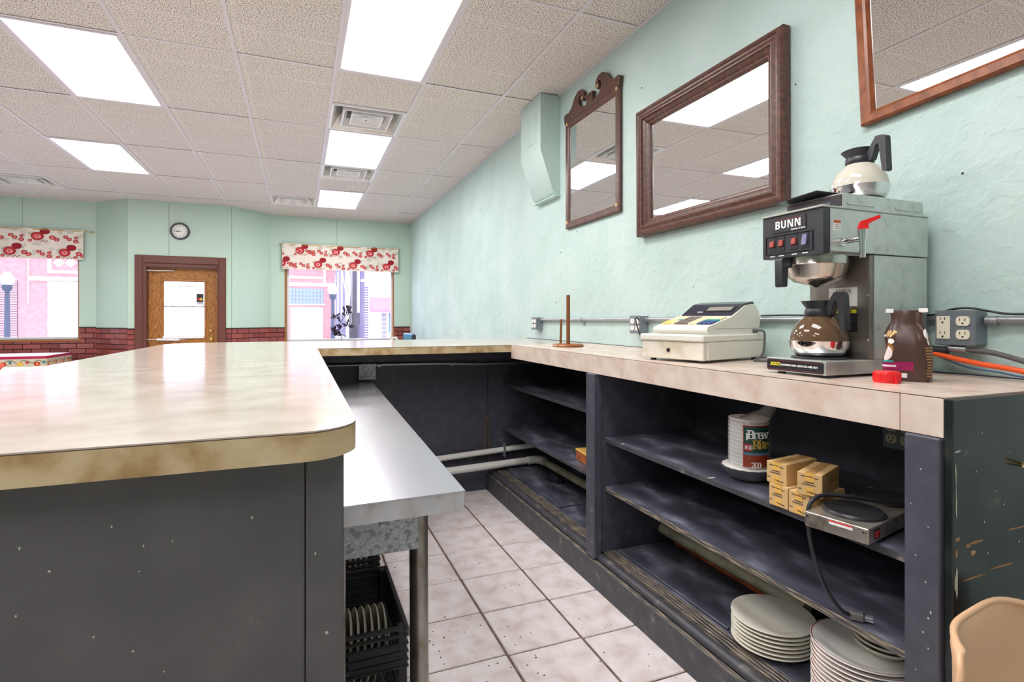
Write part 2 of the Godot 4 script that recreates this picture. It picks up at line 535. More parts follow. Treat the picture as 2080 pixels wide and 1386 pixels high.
func rose(im: Image, x: float, y: float, r: float) -> void:
	blob(im, x, y, r, r * 0.95, C(176, 34, 46))
	blob(im, x - r * 0.1, y + r * 0.05, r * 0.7, r * 0.65, C(212, 78, 84))
	blob(im, x + r * 0.05, y + r * 0.1, r * 0.45, r * 0.4, C(236, 168, 160))
	blob(im, x, y + r * 0.05, r * 0.2, r * 0.2, C(190, 50, 60))

func image_material(called: String, im: Image, rough := 0.8) -> StandardMaterial3D:
	var m := mat(called, Color.WHITE, rough)
	m.albedo_texture = ImageTexture.create_from_image(im)
	return m

func printed_cloth() -> void:
	rng.seed = 5
	var im := Image.create(768, 192, false, Image.FORMAT_RGB8)
	im.fill(C(234, 224, 214))
	for k in 90:
		blob(im, rng.randf() * 768, rng.randf() * 192, 6 + rng.randf() * 16, 5 + rng.randf() * 12, C(222, 212, 202).lerp(C(206, 198, 186), rng.randf()))
	for row in 2:
		for k in 4:
			var x := 110.0 + k * 230.0 - row * 115.0
			var y := 48.0 + row * 100.0
			blob(im, x - 22, y - 14, 16, 12, C(196, 190, 168))
			blob(im, x + 30, y - 32, 22, 20, C(152, 20, 36))
			rose(im, x, y, 27)
			for q in 7: blob(im, x - 14 + q * 9, y + 26 + (q * 7) % 13, 3.5, 3, C(156, 60, 60))
			for q in [[62, 6, 14], [80, 18, 12], [120, 0, 11], [136, 14, 11], [164, 4, 9], [164, 26, 12], [-30, 30, 9]]:
				rose(im, fposmod(x + q[0], 768.0), y + q[1], q[2])
				blob(im, fposmod(x + q[0] + 6, 768.0), y + q[1] - 8, 4, 3, C(128, 118, 90))
	image_material("rose_fabric", im, 0.85)
	im = Image.create(512, 128, false, Image.FORMAT_RGB8)
	im.fill(C(206, 192, 168))
	for k in 7:
		var x := 40.0 + k * 72.0
		for q in 24:
			blob(im, x - 36 + q * 3.0, 16 + sin(q * 0.35 + k) * 8, 3, 2, C(70, 110, 96))
		blob(im, x, 30, 15, 13, C(196, 54, 48) if k % 2 == 0 else C(220, 180, 90))
		blob(im, x, 30, 5, 5, C(236, 190, 80))
		blob(im, x + 30, 20, 7, 10, C(70, 128, 130) if k % 2 == 0 else C(190, 60, 56))
		blob(im, x - 22, 90, 10, 5, C(86, 120, 90))
	image_material("floral_cloth", im, 0.85)
	# coffee bag print: brown film, cup picture, magenta flash, gold lines of small text
	im = Image.create(512, 256, false, Image.FORMAT_RGB8)
	im.fill(C(74, 50, 44))
	for f in 2:
		var x := 256.0 * f
		if f == 0:
			for q in 9: blob(im, x + 66 + q * 9, 92 - (q % 3) * 7, 9, 6, C(212, 176, 104))
			blob(im, x + 50, 92, 18, 5, C(236, 232, 228))
			blob(im, x + 120, 112, 20, 10, C(238, 234, 230))
			blob(im, x + 104, 140, 34, 22, C(150, 98, 44))
			blob(im, x + 104, 156, 30, 26, C(226, 218, 212))
			im.fill_rect(Rect2i(int(x) + 50, 186, 116, 30), C(146, 24, 84))
			im.fill_rect(Rect2i(int(x) + 80, 182, 60, 6), C(40, 156, 150))
			im.fill_rect(Rect2i(int(x) + 64, 198, 84, 7), C(232, 216, 224))
			im.fill_rect(Rect2i(int(x) + 120, 226, 40, 16), C(226, 226, 226))
		else:
			blob(im, x - 8, 84, 34, 18, C(232, 230, 232))
			blob(im, x - 4, 104, 14, 20, C(228, 214, 204))
			for q in 11: im.fill_rect(Rect2i(int(x) - 40 + (q * 5) % 9, 132 + q * 10, 84 - (q * 7) % 18, 4), C(168, 128, 72))
	image_material("coffee_bag", im, 0.3)

# ---------------------------------------------------------------- the room
const CEIL := 2.925
const TEE_X := [-6.48, -5.87, -5.26, -4.65, -4.04, -3.43, -2.82, -2.21, -1.60, -0.99, -0.38, 0.23, 0.84, 1.45]
const ROW0 := -2.63
const ROWD := 1.205
# lit panels: [column, row]
const LAMPS := [[0, 0], [0, 2], [0, 4], [-3, 1], [-4, 3], [-2, -1], [-6, 1], [-7, 3], [0, -2], [-3, -3], [-6, -3]]
const VENTS := [[0, 1.5], [0, 3.0], [-1, 4.5], [-6, 4.5]]

func col_x(i: int) -> float:
	return 0.23 + 0.61 * i

func row_z(j: float) -> float:
	return ROW0 - ROWD * j

func lights_and_sky() -> void:
	var cam := Camera3D.new()
	cam.name = "camera"
	add_child(cam)
	cam.position = Vector3(0, 1.225, 0)
	cam.rotation = Vector3(0, -0.3785, 0)
	var near := 0.05
	cam.set_frustum(near * 1386.0 / 1088.0, Vector2(0, -near * 45.0 / 1088.0), near, 300.0)
	cam.current = true
	var env := Environment.new()
	var sky := Sky.new()
	var sm := ProceduralSkyMaterial.new()
	sm.sky_top_color = Color(0.82, 0.86, 1.0)
	sm.sky_horizon_color = Color(0.95, 0.95, 1.0)
	sm.ground_bottom_color = Color(0.80, 0.80, 0.82)
	sm.ground_horizon_color = Color(0.92, 0.92, 0.94)
	sm.sky_energy_multiplier = 1.0
	sky.sky_material = sm
	env.background_mode = Environment.BG_SKY
	env.sky = sky
	env.background_energy_multiplier = 5.6
	env.tonemap_mode = Environment.TONE_MAPPER_LINEAR
	env.tonemap_exposure = 1.0
	env.sdfgi_enabled = true
	env.ssao_enabled = true
	env.ssil_enabled = true
	var we := WorldEnvironment.new()
	we.name = "environment"
	we.environment = env
	add_child(we)

const LAMP_ENERGY := 3.0

func ceiling_lamp(i: int, j: int, label: String) -> void:
	var x0 := col_x(i) + 0.012
	var x1 := col_x(i + 1) - 0.012
	var z1 := row_z(j) - 0.012
	var z0 := row_z(j + 1) + 0.012
	var c := Vector3((x0 + x1) / 2, CEIL, (z0 + z1) / 2)
	var t := thing("ceiling_light", label, "ceiling light", c, 0.0, "fluorescent ceiling panels")
	O = c
	var s := st()
	# door frame of the fitting
	box(s, Vector3(x0, CEIL - 0.004, z0), Vector3(x0 + 0.022, CEIL + 0.03, z1), 0.002)
	box(s, Vector3(x1 - 0.022, CEIL - 0.004, z0), Vector3(x1, CEIL + 0.03, z1), 0.002)
	box(s, Vector3(x0 + 0.022, CEIL - 0.004, z0), Vector3(x1 - 0.022, CEIL + 0.03, z0 + 0.022), 0.002)
	box(s, Vector3(x0 + 0.022, CEIL - 0.004, z1 - 0.022), Vector3(x1 - 0.022, CEIL + 0.03, z1), 0.002)
	part(t, "frame", s, mt.tee)
	pbox(t, "diffuser", Vector3(x0 + 0.022, CEIL + 0.004, z0 + 0.022), Vector3(x1 - 0.022, CEIL + 0.01, z1 - 0.022), mt.diffuser)
	pbox(t, "housing", Vector3(x0 + 0.005, CEIL + 0.03, z0 + 0.005), Vector3(x1 - 0.005, CEIL + 0.10, z1 - 0.005), mt.tee)
	O = Vector3.ZERO
	var a := AreaLight3D.new()
	a.name = "lamp"
	t.add_child(a)
	a.position = Vector3(0, -0.001, 0)
	a.rotation_degrees = Vector3(-90, 0, 0)
	a.area_size = Vector2(x1 - x0 - 0.05, z1 - z0 - 0.05)
	a.area_range = 40.0
	a.light_energy = LAMP_ENERGY
	a.light_color = Color(1.0, 0.985, 0.985)
	a.shadow_enabled = true

func ceiling_vent(i: int, j: float, label: String) -> void:
	var x0 := col_x(i) + 0.012
	var x1 := col_x(i + 1) - 0.012
	var z1 := row_z(j) - 0.01
	var z0 := z1 - 0.585
	var c := Vector3((x0 + x1) / 2, CEIL, (z0 + z1) / 2)
	var t := thing("ceiling_vent", label, "vent", c, 0.0, "square ceiling air diffusers")
	var s := st()
	XF = Transform3D(Basis(Vector3.RIGHT, PI / 2), Vector3.ZERO)   # frame plane xy -> facing down
	frame_sweep(s, x1 - x0, z1 - z0, [Vector2(0, 0.0), Vector2(0, 0.004), Vector2(0.02, 0.004), Vector2(0.02, 0.0)])
	part(t, "frame", s, mt.vent_steel)
	s = st()
	frame_sweep(s, x1 - x0 - 0.04, z1 - z0 - 0.04, [Vector2(0.0, 0.003), Vector2(0.02, -0.02), Vector2(0.045, -0.06), Vector2(0.08, -0.11)])
	part(t, "outer_cone", s, mt.vent_metal)
	s = st()
	frame_sweep(s, 0.40, 0.40, [Vector2(0.02, -0.06), Vector2(0.0, -0.015), Vector2(0.0, 0.001), Vector2(0.014, 0.001), Vector2(0.022, -0.015), Vector2(0.05, -0.06)])
	part(t, "middle_ring", s, mt.vent_steel)
	s = st()
	frame_sweep(s, 0.26, 0.26, [Vector2(0.02, -0.05), Vector2(0.0, -0.015), Vector2(0.0, 0.003), Vector2(0.012, 0.003), Vector2(0.05, -0.035), Vector2(0.10, -0.05), Vector2(0.13, -0.05)])
	part(t, "inner_ring", s, mt.vent_steel)
	XF = Transform3D.IDENTITY
	s = st()
	for q in [[-0.19, -0.18, -0.19, 0.19], [0.18, 0.19, -0.19, 0.19], [-0.18, 0.18, -0.19, -0.18], [-0.18, 0.18, 0.18, 0.19]]:
		box(s, Vector3(q[0], 0.105, q[2]), Vector3(q[1], 0.195, q[3]))
	box(s, Vector3(-0.19, 0.190, -0.19), Vector3(0.19, 0.198, 0.19))
	part(t, "duct_collar", s, mt.galvanised)
	plathe(t, "deflector_disc", [Vector2(0.0, 0.006), Vector2(0.05, 0.006), Vector2(0.055, 0.012), Vector2(0.0, 0.016)], mt.vent_steel, Vector3.ZERO, 16)
	ptube(t, "centre_screw", [Vector3(0, -0.004, 0), Vector3(0, 0.05, 0)], 0.006, mt.galvanised, 6)

func ceiling() -> void:
	var c := struct_node("ceiling", Vector3(0, CEIL, 0), "suspended ceiling of speckled cream tiles in a pale grid")
	O = Vector3(0, CEIL, 0)
	pbox(c, "slab", Vector3(-7.2, CEIL + 0.20, -9.95), Vector3(2.05, CEIL + 0.32, 4.2), mt.tee)
	var taken := {}
	for l in LAMPS: taken[Vector2i(l[0], l[1] * 2)] = true; taken[Vector2i(l[0], l[1] * 2 + 1)] = true
	for l in LAMPS:
		taken[Vector2i(l[0], l[1] * 2)] = true
		taken[Vector2i(l[0], l[1] * 2 + 1)] = true
	for v in VENTS: taken[Vector2i(v[0], int(v[1] * 2))] = true
	var cache := {}
	for i in range(-12, 3):
		var x0: float = max(col_x(i), -7.05)
		var x1: float = min(col_x(i + 1), 1.85)
		for j in range(-6, 6):
			var halves := []
			var t0 := taken.has(Vector2i(i, j * 2))
			var t1 := taken.has(Vector2i(i, j * 2 + 1))
			if not t0 and not t1: halves.append([float(j), float(j + 1)])
			elif not t0: halves.append([float(j), j + 0.5])
			elif not t1: halves.append([j + 0.5, float(j + 1)])
			for h in halves:
				var z1: float = min(row_z(h[0]), 4.0)
				var z0: float = max(row_z(h[1]), -9.75)
				if z1 - z0 < 0.05 or x1 - x0 < 0.05: continue
				var key := Vector2i(int(round((x1 - x0) * 1000)), int(round((z1 - z0) * 1000)))
				if not cache.has(key):
					O = Vector3.ZERO
					var s := st()
					box(s, Vector3(-(x1 - x0) / 2 + 0.002, 0.003, -(z1 - z0) / 2 + 0.002), Vector3((x1 - x0) / 2 - 0.002, 0.018, (z1 - z0) / 2 - 0.002), 0.004)
					s.set_material(mt.ceiling_tile)
					cache[key] = s.commit()
				var p := part_mesh(c, "ceiling_tile", cache[key], "", Vector3((x0 + x1) / 2, 0.004 * rng.randf() * 0.5, (z0 + z1) / 2))
				p.rotation = Vector3(rng.randf_range(-0.002, 0.002), 0, rng.randf_range(-0.003, 0.003))
	O = Vector3(0, CEIL, 0)
	for x in TEE_X:
		pbox(c, "main_tee", Vector3(x - 0.012, CEIL - 0.001, -9.7), Vector3(x + 0.012, CEIL + 0.003, 4.0), mt.tee)
	for j in range(-5, 6):
		for i in range(-12, 3):
			var x0: float = max(col_x(i), -7.05) + 0.012
			var x1: float = min(col_x(i + 1) - 0.012, 1.85)
			if x1 - x0 < 0.05: continue
			pbox(c, "cross_tee", Vector3(x0, CEIL - 0.0005, row_z(j) - 0.010), Vector3(x1, CEIL + 0.0025, row_z(j) + 0.010), mt.tee)
	for v in VENTS:
		var z: float = row_z(v[1]) - 0.6 if v[1] == floor(v[1]) else row_z(v[1])
		pbox(c, "cross_tee", Vector3(col_x(v[0]) + 0.012, CEIL - 0.0005, z - 0.010), Vector3(col_x(v[0] + 1) - 0.012, CEIL + 0.0025, z + 0.010), mt.tee)
	pbox(c, "wall_angle", Vector3(1.83, CEIL - 0.002, -9.6), Vector3(1.85, CEIL + 0.002, 4.0), mt.tee)
	O = Vector3.ZERO

func rects_minus(r: Array, hole: Array) -> Array:   # [x0,x1,y0,y1]
	var a: float = max(r[0], hole[0])
	var b: float = min(r[1], hole[1])
	var c: float = max(r[2], hole[2])
	var d: float = min(r[3], hole[3])
	if a >= b or c >= d: return [r]
	var out := []
	if a > r[0]: out.append([r[0], a, r[2], r[3]])
	if b < r[1]: out.append([b, r[1], r[2], r[3]])
	if c > r[2]: out.append([a, b, r[2], c])
	if d < r[3]: out.append([a, b, d, r[3]])
	return out

func rect_part(p: Node3D, called: String, regions: Array, holes: Array, z0: float, z1: float, m: Material, bev := 0.0) -> void:
	var list := regions
	for h in holes:
		var nl := []
		for r in list: nl.append_array(rects_minus(r, h))
		list = nl
	if list.is_empty(): return
	var s := st()
	for r in list: box(s, Vector3(r[0], r[2], z0), Vector3(r[1], r[3], z1), bev)
	part(p, called, s, m)

var brick_cache := {}
func brick_mesh(w: float, h: float, k: int) -> Mesh:
	var key := "%d_%d_%d" % [int(round(w * 200)), int(round(h * 200)), k]
	if not brick_cache.has(key):
		var s := st()
		box(s, Vector3(-w / 2, -h / 2, 0), Vector3(w / 2, h / 2, 0.014), 0.003)
		s.set_material(mt["brick_%d" % k])
		brick_cache[key] = s.commit()
	return brick_cache[key]

func front_wall(called: String, a: Vector2, b: Vector2, holes: Array, seams: Array, brick_holes: Array, dado := 1.085) -> Node3D:
	var n := struct_node(called, Vector3(a.x, 0, a.y))
	var d := (b - a)
	var L := d.length()
	n.rotation.y = -d.angle()
	rect_part(n, "backing", [[0.0, L, 0.0, CEIL + 0.2]], holes, -0.15, 0.0, mt.mortar)
	var xs := [0.0] + seams + [L]
	for k in xs.size() - 1:
		rect_part(n, "panel_sheet", [[xs[k] + (0.002 if k > 0 else 0.0), xs[k + 1] - (0.002 if k < xs.size() - 2 else 0.0), dado, CEIL + 0.15]], holes, 0.0, 0.012, mt.panelling)
	var hh := holes + brick_holes
	rect_part(n, "dado_cap", [[0.0, L, dado - 0.012, dado + 0.004]], hh, 0.0, 0.018, mt.dado_cap)
	var course := 0.075
	var k := 0
	var y := dado - 0.014
	while y > 0.1:
		var x := -0.103 if k % 2 == 0 else 0.0
		while x < L:
			var x0: float = max(x, 0.0)
			var x1: float = min(x + 0.198, L)
			x += 0.206
			var rs := [[x0, x1, y - course + 0.008, y]]
			for h in hh:
				var nl := []
				for r in rs: nl.append_array(rects_minus(r, [h[0] - 0.004, h[1] + 0.004, h[2] - 0.004, h[3] + 0.004]))
				rs = nl
			for r in rs:
				if r[1] - r[0] < 0.02 or r[3] - r[2] < 0.02: continue
				part_mesh(n, "brick", brick_mesh(r[1] - r[0], r[3] - r[2], rng.randi() % 4), "", Vector3((r[0] + r[1]) / 2, (r[2] + r[3]) / 2, -0.001))
		y -= course
		k += 1
	return n

func window_unit(called: String, at: Vector3, w: float, h: float, turn: float, label: String) -> void:
	var n := struct_node(called, at, label)
	n.rotation.y = turn
	var s := st()
	box(s, Vector3(-0.02, 0.0, -0.12), Vector3(0.012, h, 0.016), 0.003)
	part(n, "jamb", s, mt.trim_wood)
	s = st()
	box(s, Vector3(w - 0.012, 0.0, -0.12), Vector3(w + 0.02, h, 0.016), 0.003)
	part(n, "jamb", s, mt.trim_wood)
	pbox(n, "sill", Vector3(-0.02, -0.03, -0.13), Vector3(w + 0.02, 0.0, 0.03), mt.trim_wood, 0.004)
	for r in [[0.012, 0.045, 0.0, h], [w - 0.045, w - 0.012, 0.0, h]]:
		pbox(n, "sash_stile", Vector3(r[0], r[2], -0.10), Vector3(r[1], r[3], -0.06), mt.white_trim, 0.004)
	pbox(n, "sash_rail", Vector3(0.045, 0.0, -0.10), Vector3(w - 0.045, 0.035, -0.06), mt.white_trim, 0.004)
	pbox(n, "sash_rail", Vector3(0.045, h - 0.035, -0.10), Vector3(w - 0.045, h, -0.06), mt.white_trim, 0.004)
	pbox(n, "pane", Vector3(0.045, 0.035, -0.084), Vector3(w - 0.045, h - 0.035, -0.080), mt.pane)

func valance(at: Vector3, w: float, h: float, rod0: float, rod1: float, label: String, rod_label: String) -> void:
	var t := thing("window_valance", label, "curtain", at, 0.0, "rose print window valances")
	var s := st()
	var n := 60
	for k in n:
		for q in 2:
			pass
	var pos := func(k: int, v: float) -> Vector3:
		var u := float(k) / n
		return Vector3(u * w, v * h, 0.014 * sin(u * 21.0) * (1.0 - 0.6 * v) + 0.006 * sin(u * 57.0))
	for side in [0.0, -0.003]:
		for k in n:
			var a: Vector3 = pos.call(k, 0.0) + Vector3(0, 0, side)
			var b: Vector3 = pos.call(k + 1, 0.0) + Vector3(0, 0, side)
			var c: Vector3 = pos.call(k + 1, 1.0) + Vector3(0, 0, side)
			var d: Vector3 = pos.call(k, 1.0) + Vector3(0, 0, side)
			var nn := (b - a).cross(d - a).normalized() * (1.0 if side == 0.0 else -1.0)
			var u0 := float(k) / n
			var u1 := float(k + 1) / n
			for q in [[a, Vector2(u0, 1)], [c, Vector2(u1, 0)], [b, Vector2(u1, 1)], [a, Vector2(u0, 1)], [d, Vector2(u0, 0)], [c, Vector2(u1, 0)]]:
				vert(s, q[0], nn, q[1])
	part(t, "cloth", s, mt.rose_fabric)
	var r := thing("curtain_rod", rod_label, "curtain rod", at + Vector3(0, h - 0.015, 0))
	ptube(r, "rod", [Vector3(rod0, 0, 0), Vector3(rod1, 0, 0)], 0.006, mt.brass, 8)
	for x in [rod0, rod1]:
		plathe(r, "finial", [Vector2(0, -0.012), Vector2(0.012, -0.006), Vector2(0.014, 0.004), Vector2(0.0, 0.014)], mt.brass, Vector3(x, 0, 0), 10)
		ptube(r, "bracket", [Vector3(x * 0.985 + 0.01, 0, 0), Vector3(x * 0.985 + 0.01, -0.005, -0.06)], 0.004, mt.brass, 6)

func shell() -> void:
	# floor
	var f := struct_node("floor", Vector3.ZERO, "pale ceramic floor tiles with dark grout")
	pbox(f, "grout_bed", Vector3(-7.2, -0.2, -9.9), Vector3(2.05, -0.004, 4.2), mt.grout)
	var tiles := []
	for k in 4:
		var s := st()
		box(s, Vector3(-0.1475, -0.012, -0.1475), Vector3(0.1475, 0.0, 0.1475), 0.003)
		s.set_material(mt["floor_tile_%d" % k])
		tiles.append(s.commit())
	for i in range(-3, 3):
		for j in range(-5 if i < 1 else 8, 15):
			var p := part_mesh(f, "floor_tile", tiles[rng.randi() % 4], "", Vector3(1.012 + 0.305 * i + 0.1525, rng.randf_range(-0.0008, 0.0008), -3.017 + 0.302 * j + 0.151 + 0.008 * i))
			p.rotation.y = PI / 2 * (rng.randi() % 4)
	# the dining area has the same tile, laid as one sheet where the counter hides it
	pbox(f, "dining_floor", Vector3(-7.1, -0.012, -9.8), Vector3(-0.83, 0.0, 4.0), mt.floor_tile_1)
	pbox(f, "dining_floor", Vector3(-0.83, -0.012, -9.8), Vector3(1.85, 0.0, -4.36), mt.floor_tile_2)
	pbox(f, "dining_floor", Vector3(-0.83, -0.012, -0.3), Vector3(0.09, 0.0, 4.0), mt.floor_tile_2)
	pbox(f, "dining_floor", Vector3(0.09, -0.012, 1.53), Vector3(1.85, 0.0, 4.0), mt.floor_tile_2)
	# crumbs
	rng.seed = 77
	var cs := st()
	for k in 150:
		var z := rng.randf_range(-2.9, -1.1)
		var x := rng.randf_range(0.42, 1.2)
		if rng.randf() < 0.4: x = rng.randf_range(0.42, 0.8); z = rng.randf_range(-2.1, -1.3)
		var r := rng.randf_range(0.0012, 0.0035)
		box(cs, Vector3(x - r, 0.0, z - r * 0.7), Vector3(x + r, r * 0.8, z + r * 0.7), r * 0.4)
	var cr := part(self, "floor_crumbs", cs, mt.crumb)
	cr.set_meta("kind", "stuff")
	cr.set_meta("label", "dark crumbs scattered over the pale floor tiles")
	cr.set_meta("category", "crumbs")
	# walls
	var w := struct_node("wall_right", Vector3(1.85, 0, -3), "mint green plaster wall with trowel marks and nail holes")
	O = Vector3(1.85, 0, -3)
	pbox(w, "plaster", Vector3(1.85, -0.1, -9.9), Vector3(2.05, CEIL + 0.2, 4.2), mt.plaster)
	var hs := st()
	rng.seed = 12
	for k in 70:
		var z := rng.randf_range(-9.0, -0.9)
		var y := rng.randf_range(1.25, 2.75)
		var r := rng.randf_range(0.002, 0.006)
		XF = Transform3D(Basis(Vector3.BACK, PI / 2), Vector3(1.85, y, z))
		lathe(hs, [Vector2(r, -0.0), Vector2(r * 0.9, 0.0012), Vector2(0, 0.0006)], 6)
	XF = Transform3D.IDENTITY
	part(w, "nail_holes", hs, mt.dark_print).set_meta("kind", "stuff")
	O = Vector3.ZERO
	w = struct_node("wall_left", Vector3(-7.1, 0, -3), "mint green side wall of the dining room")
	pbox(w, "plaster", Vector3(-0.1, 0, -6.8), Vector3(0.0, CEIL + 0.2, 7.1), mt.green_paint)
	w = struct_node("wall_back", Vector3(-2.5, 0, 4.0), "mint green rear wall behind the counter end")
	pbox(w, "plaster", Vector3(-4.7, 0, 0.0), Vector3(4.5, CEIL + 0.2, 0.12), mt.green_paint)
	# street front: window bay, splay, door bay, splay, window bay
	front_wall("wall_front_right", Vector2(-0.43, -9.62), Vector2(1.85, -9.60), [[0.23, 1.995, 0.85, 2.30]], [1.03], [])
	front_wall("wall_splay_right", Vector2(-0.947, -9.08), Vector2(-0.43, -9.62), [], [], [])
	front_wall("wall_front_door", Vector2(-2.258, -9.08), Vector2(-0.947, -9.08), [[0.165, 1.20, -0.1, 2.03]], [0.506], [[0.085, 1.237, 0.0, 2.14]])
	front_wall("wall_splay_left", Vector2(-2.75, -9.52), Vector2(-2.258, -9.08), [], [], [], 1.095)
	front_wall("wall_front_left", Vector2(-7.1, -9.54), Vector2(-2.75, -9.52), [[2.2, 4.145, 0.93, 2.30]], [1.15, 3.5], [], 1.105)
	window_unit("window_1", Vector3(-0.20, 0.85, -9.615), 1.765, 1.45, 0.0, "street window with a white sash and brown side trim beyond the cross counter")
	window_unit("window_2", Vector3(-4.90, 0.93, -9.53), 1.945, 1.37, 0.0, "street window beside the dining table on the left")
	valance(Vector3(-0.255, 2.045, -9.545), 1.885, 0.42, -0.03, 1.90, "cream valance with red roses over the window near the corner", "thin brass curtain rod over the window near the corner")
	valance(Vector3(-4.95, 2.075, -9.47), 2.06, 0.425, -0.04, 2.17, "cream valance with red roses over the window left of the door", "thin brass curtain rod over the window left of the door")
	door()

func door() -> void:
	var n := struct_node("door_1", Vector3(-1.58, 0, -9.08), "oak street door with a glazed panel in a maroon frame")
	var s := st()
	# casing on the wall face and jambs in the reveal
	for r in [[-0.593, -0.500, 0.0, 2.14], [0.468, 0.561, 0.0, 2.14]]:
		box(s, Vector3(r[0], r[2], 0.0), Vector3(r[1], r[3], 0.03), 0.006)
	box(s, Vector3(-0.500, 2.03, 0.0), Vector3(0.468, 2.14, 0.03), 0.006)
	part(n, "casing", s, mt.maroon)
	s = st()
	box(s, Vector3(-0.513, 0, -0.16), Vector3(-0.455, 2.03, 0.01), 0.004)
	box(s, Vector3(0.445, 0, -0.16), Vector3(0.4805, 2.03, 0.01), 0.004)
	box(s, Vector3(-0.455, 1.975, -0.16), Vector3(0.445, 2.03, 0.01), 0.004)
	part(n, "jamb", s, mt.maroon)
	var z0 := -0.14
	var z1 := -0.095
	pbox(n, "stile", Vector3(-0.452, 0.01, z0), Vector3(-0.285, 1.972, z1), mt.oak, 0.003)
	pbox(n, "stile", Vector3(0.285, 0.01, z0), Vector3(0.442, 1.972, z1), mt.oak, 0.003)
	pbox(n, "top_rail", Vector3(-0.285, 1.80, z0), Vector3(0.285, 1.972, z1), mt.oak_rail, 0.003)
	pbox(n, "bottom_rail", Vector3(-0.285, 0.01, z0), Vector3(0.285, 0.93, z1), mt.oak_rail, 0.003)
	s = st()
	XF = Transform3D(Basis.IDENTITY, Vector3(0, 1.365, z1))
	frame_sweep(s, 0.58, 0.88, [Vector2(0, 0), Vector2(0.0, 0.010), Vector2(0.02, 0.014), Vector2(0.03, 0.0), Vector2(0.03, -0.03)])
	XF = Transform3D.IDENTITY
	part(n, "glazing_bead", s, mt.oak)
	pbox(n, "pane", Vector3(-0.26, 1.42, -0.12), Vector3(0.26, 1.78, -0.116), mt.pane)
	pbox(n, "pane", Vector3(-0.26, 0.95, -0.12), Vector3(0.26, 1.40, -0.116), mt.pane)
	pbox(n, "glazing_bar", Vector3(-0.26, 1.398, -0.13), Vector3(0.26, 1.42, -0.105), mt.steel_edge, 0.003)
	pbox(n, "storm_sill", Vector3(-0.27, 0.935, -0.095), Vector3(0.262, 0.975, -0.07), mt.white_trim, 0.004)
	for q in [[0.35, 1.045, 0.022], [0.352, 0.92, 0.03]]:
		XF = Transform3D(Basis(Vector3.RIGHT, PI / 2), Vector3(q[0], q[1], z1))
		s = st()
		lathe(s, [Vector2(0.0, 0.045), Vector2(q[2] * 0.9, 0.04), Vector2(q[2], 0.026), Vector2(q[2] * 0.55, 0.014), Vector2(q[2] * 1.15, 0.006), Vector2(q[2] * 1.2, 0.0)], 16)
		part(n, "knob" if q[2] > 0.025 else "deadbolt", s, mt.brass)
	XF = Transform3D.IDENTITY
	ptube(n, "closer_tube", [Vector3(-0.46, 1.925, -0.02), Vector3(-0.12, 1.93, -0.075)], 0.008, mt.steel_edge, 8)
	ptube(n, "closer_tube", [Vector3(-0.34, 0.925, -0.05), Vector3(-0.06, 0.915, -0.07)], 0.018, mt.vent_steel, 10)
	ptube(n, "closer_rod", [Vector3(-0.06, 0.915, -0.07), Vector3(0.02, 0.912, -0.085)], 0.006, mt.steel_edge, 6)
	ptube(n, "closer_rod", [Vector3(-0.46, 0.928, -0.03), Vector3(-0.34, 0.925, -0.05)], 0.006, mt.steel_edge, 6)
	# faint lettering on the glass, seen from behind, and the card sticker
	for q in [[-0.20, 1.70, 0.085], [-0.09, 1.70, 0.07], [0.01, 1.70, 0.07], [-0.03, 1.66, 0.02], [0.02, 1.66, 0.015], [0.06, 1.66, 0.03], [-0.21, 1.625, 0.02], [-0.14, 1.625, 0.014], [-0.10, 1.625, 0.012], [-0.06, 1.625, 0.014], [-0.01, 1.625, 0.014], [0.06, 1.625, 0.016]]:
		pbox(n, "glass_mark", Vector3(q[0], q[1], -0.1155), Vector3(q[0] + q[2], q[1] + 0.010, -0.1148), mt.grey_print)
	pbox(n, "card_sticker", Vector3(0.155, 1.44, -0.1155), Vector3(0.245, 1.60, -0.1145), mt.dark_print)
	for q in [[0.185, "label_red"], [0.215, "carton_patch"]]:
		XF = Transform3D(Basis(Vector3.RIGHT, PI / 2), Vector3(q[0], 1.52, -0.114))
		s = st()
		lathe(s, [Vector2(0.022, -0.0005), Vector2(0.022, 0.001 if q[0] < 0.2 else 0.0014), Vector2(0, 0.001 if q[0] < 0.2 else 0.0014)], 14)
		part(n, "sticker_disc", s, mt[q[1]])
	XF = Transform3D.IDENTITY
	pbox(n, "sticker_strip", Vector3(0.16, 1.444, -0.1145), Vector3(0.24, 1.474, -0.1138), mt.white_print)
	text(n, "sticker_word", "VISA", 0.020, Vector3(0.20, 1.459, -0.1134), mt.key_blue)

# ---------------------------------------------------------------- counters and shelving
const TOP := 1.058
const ORD := ["first", "second", "third", "fourth", "fifth", "sixth", "seventh", "eighth", "ninth", "tenth", "eleventh", "twelfth", "thirteenth"]

func v2(x: float, z: float) -> Vector2:
	return Vector2(x, -z)    # plan (x, z) -> prism xy; the prism is then laid flat

func lay(y: float) -> Transform3D:
	return Transform3D(Basis(Vector3.RIGHT, -PI / 2), Vector3(0, y, 0))   # xy -> x,-z ; prism z -> up

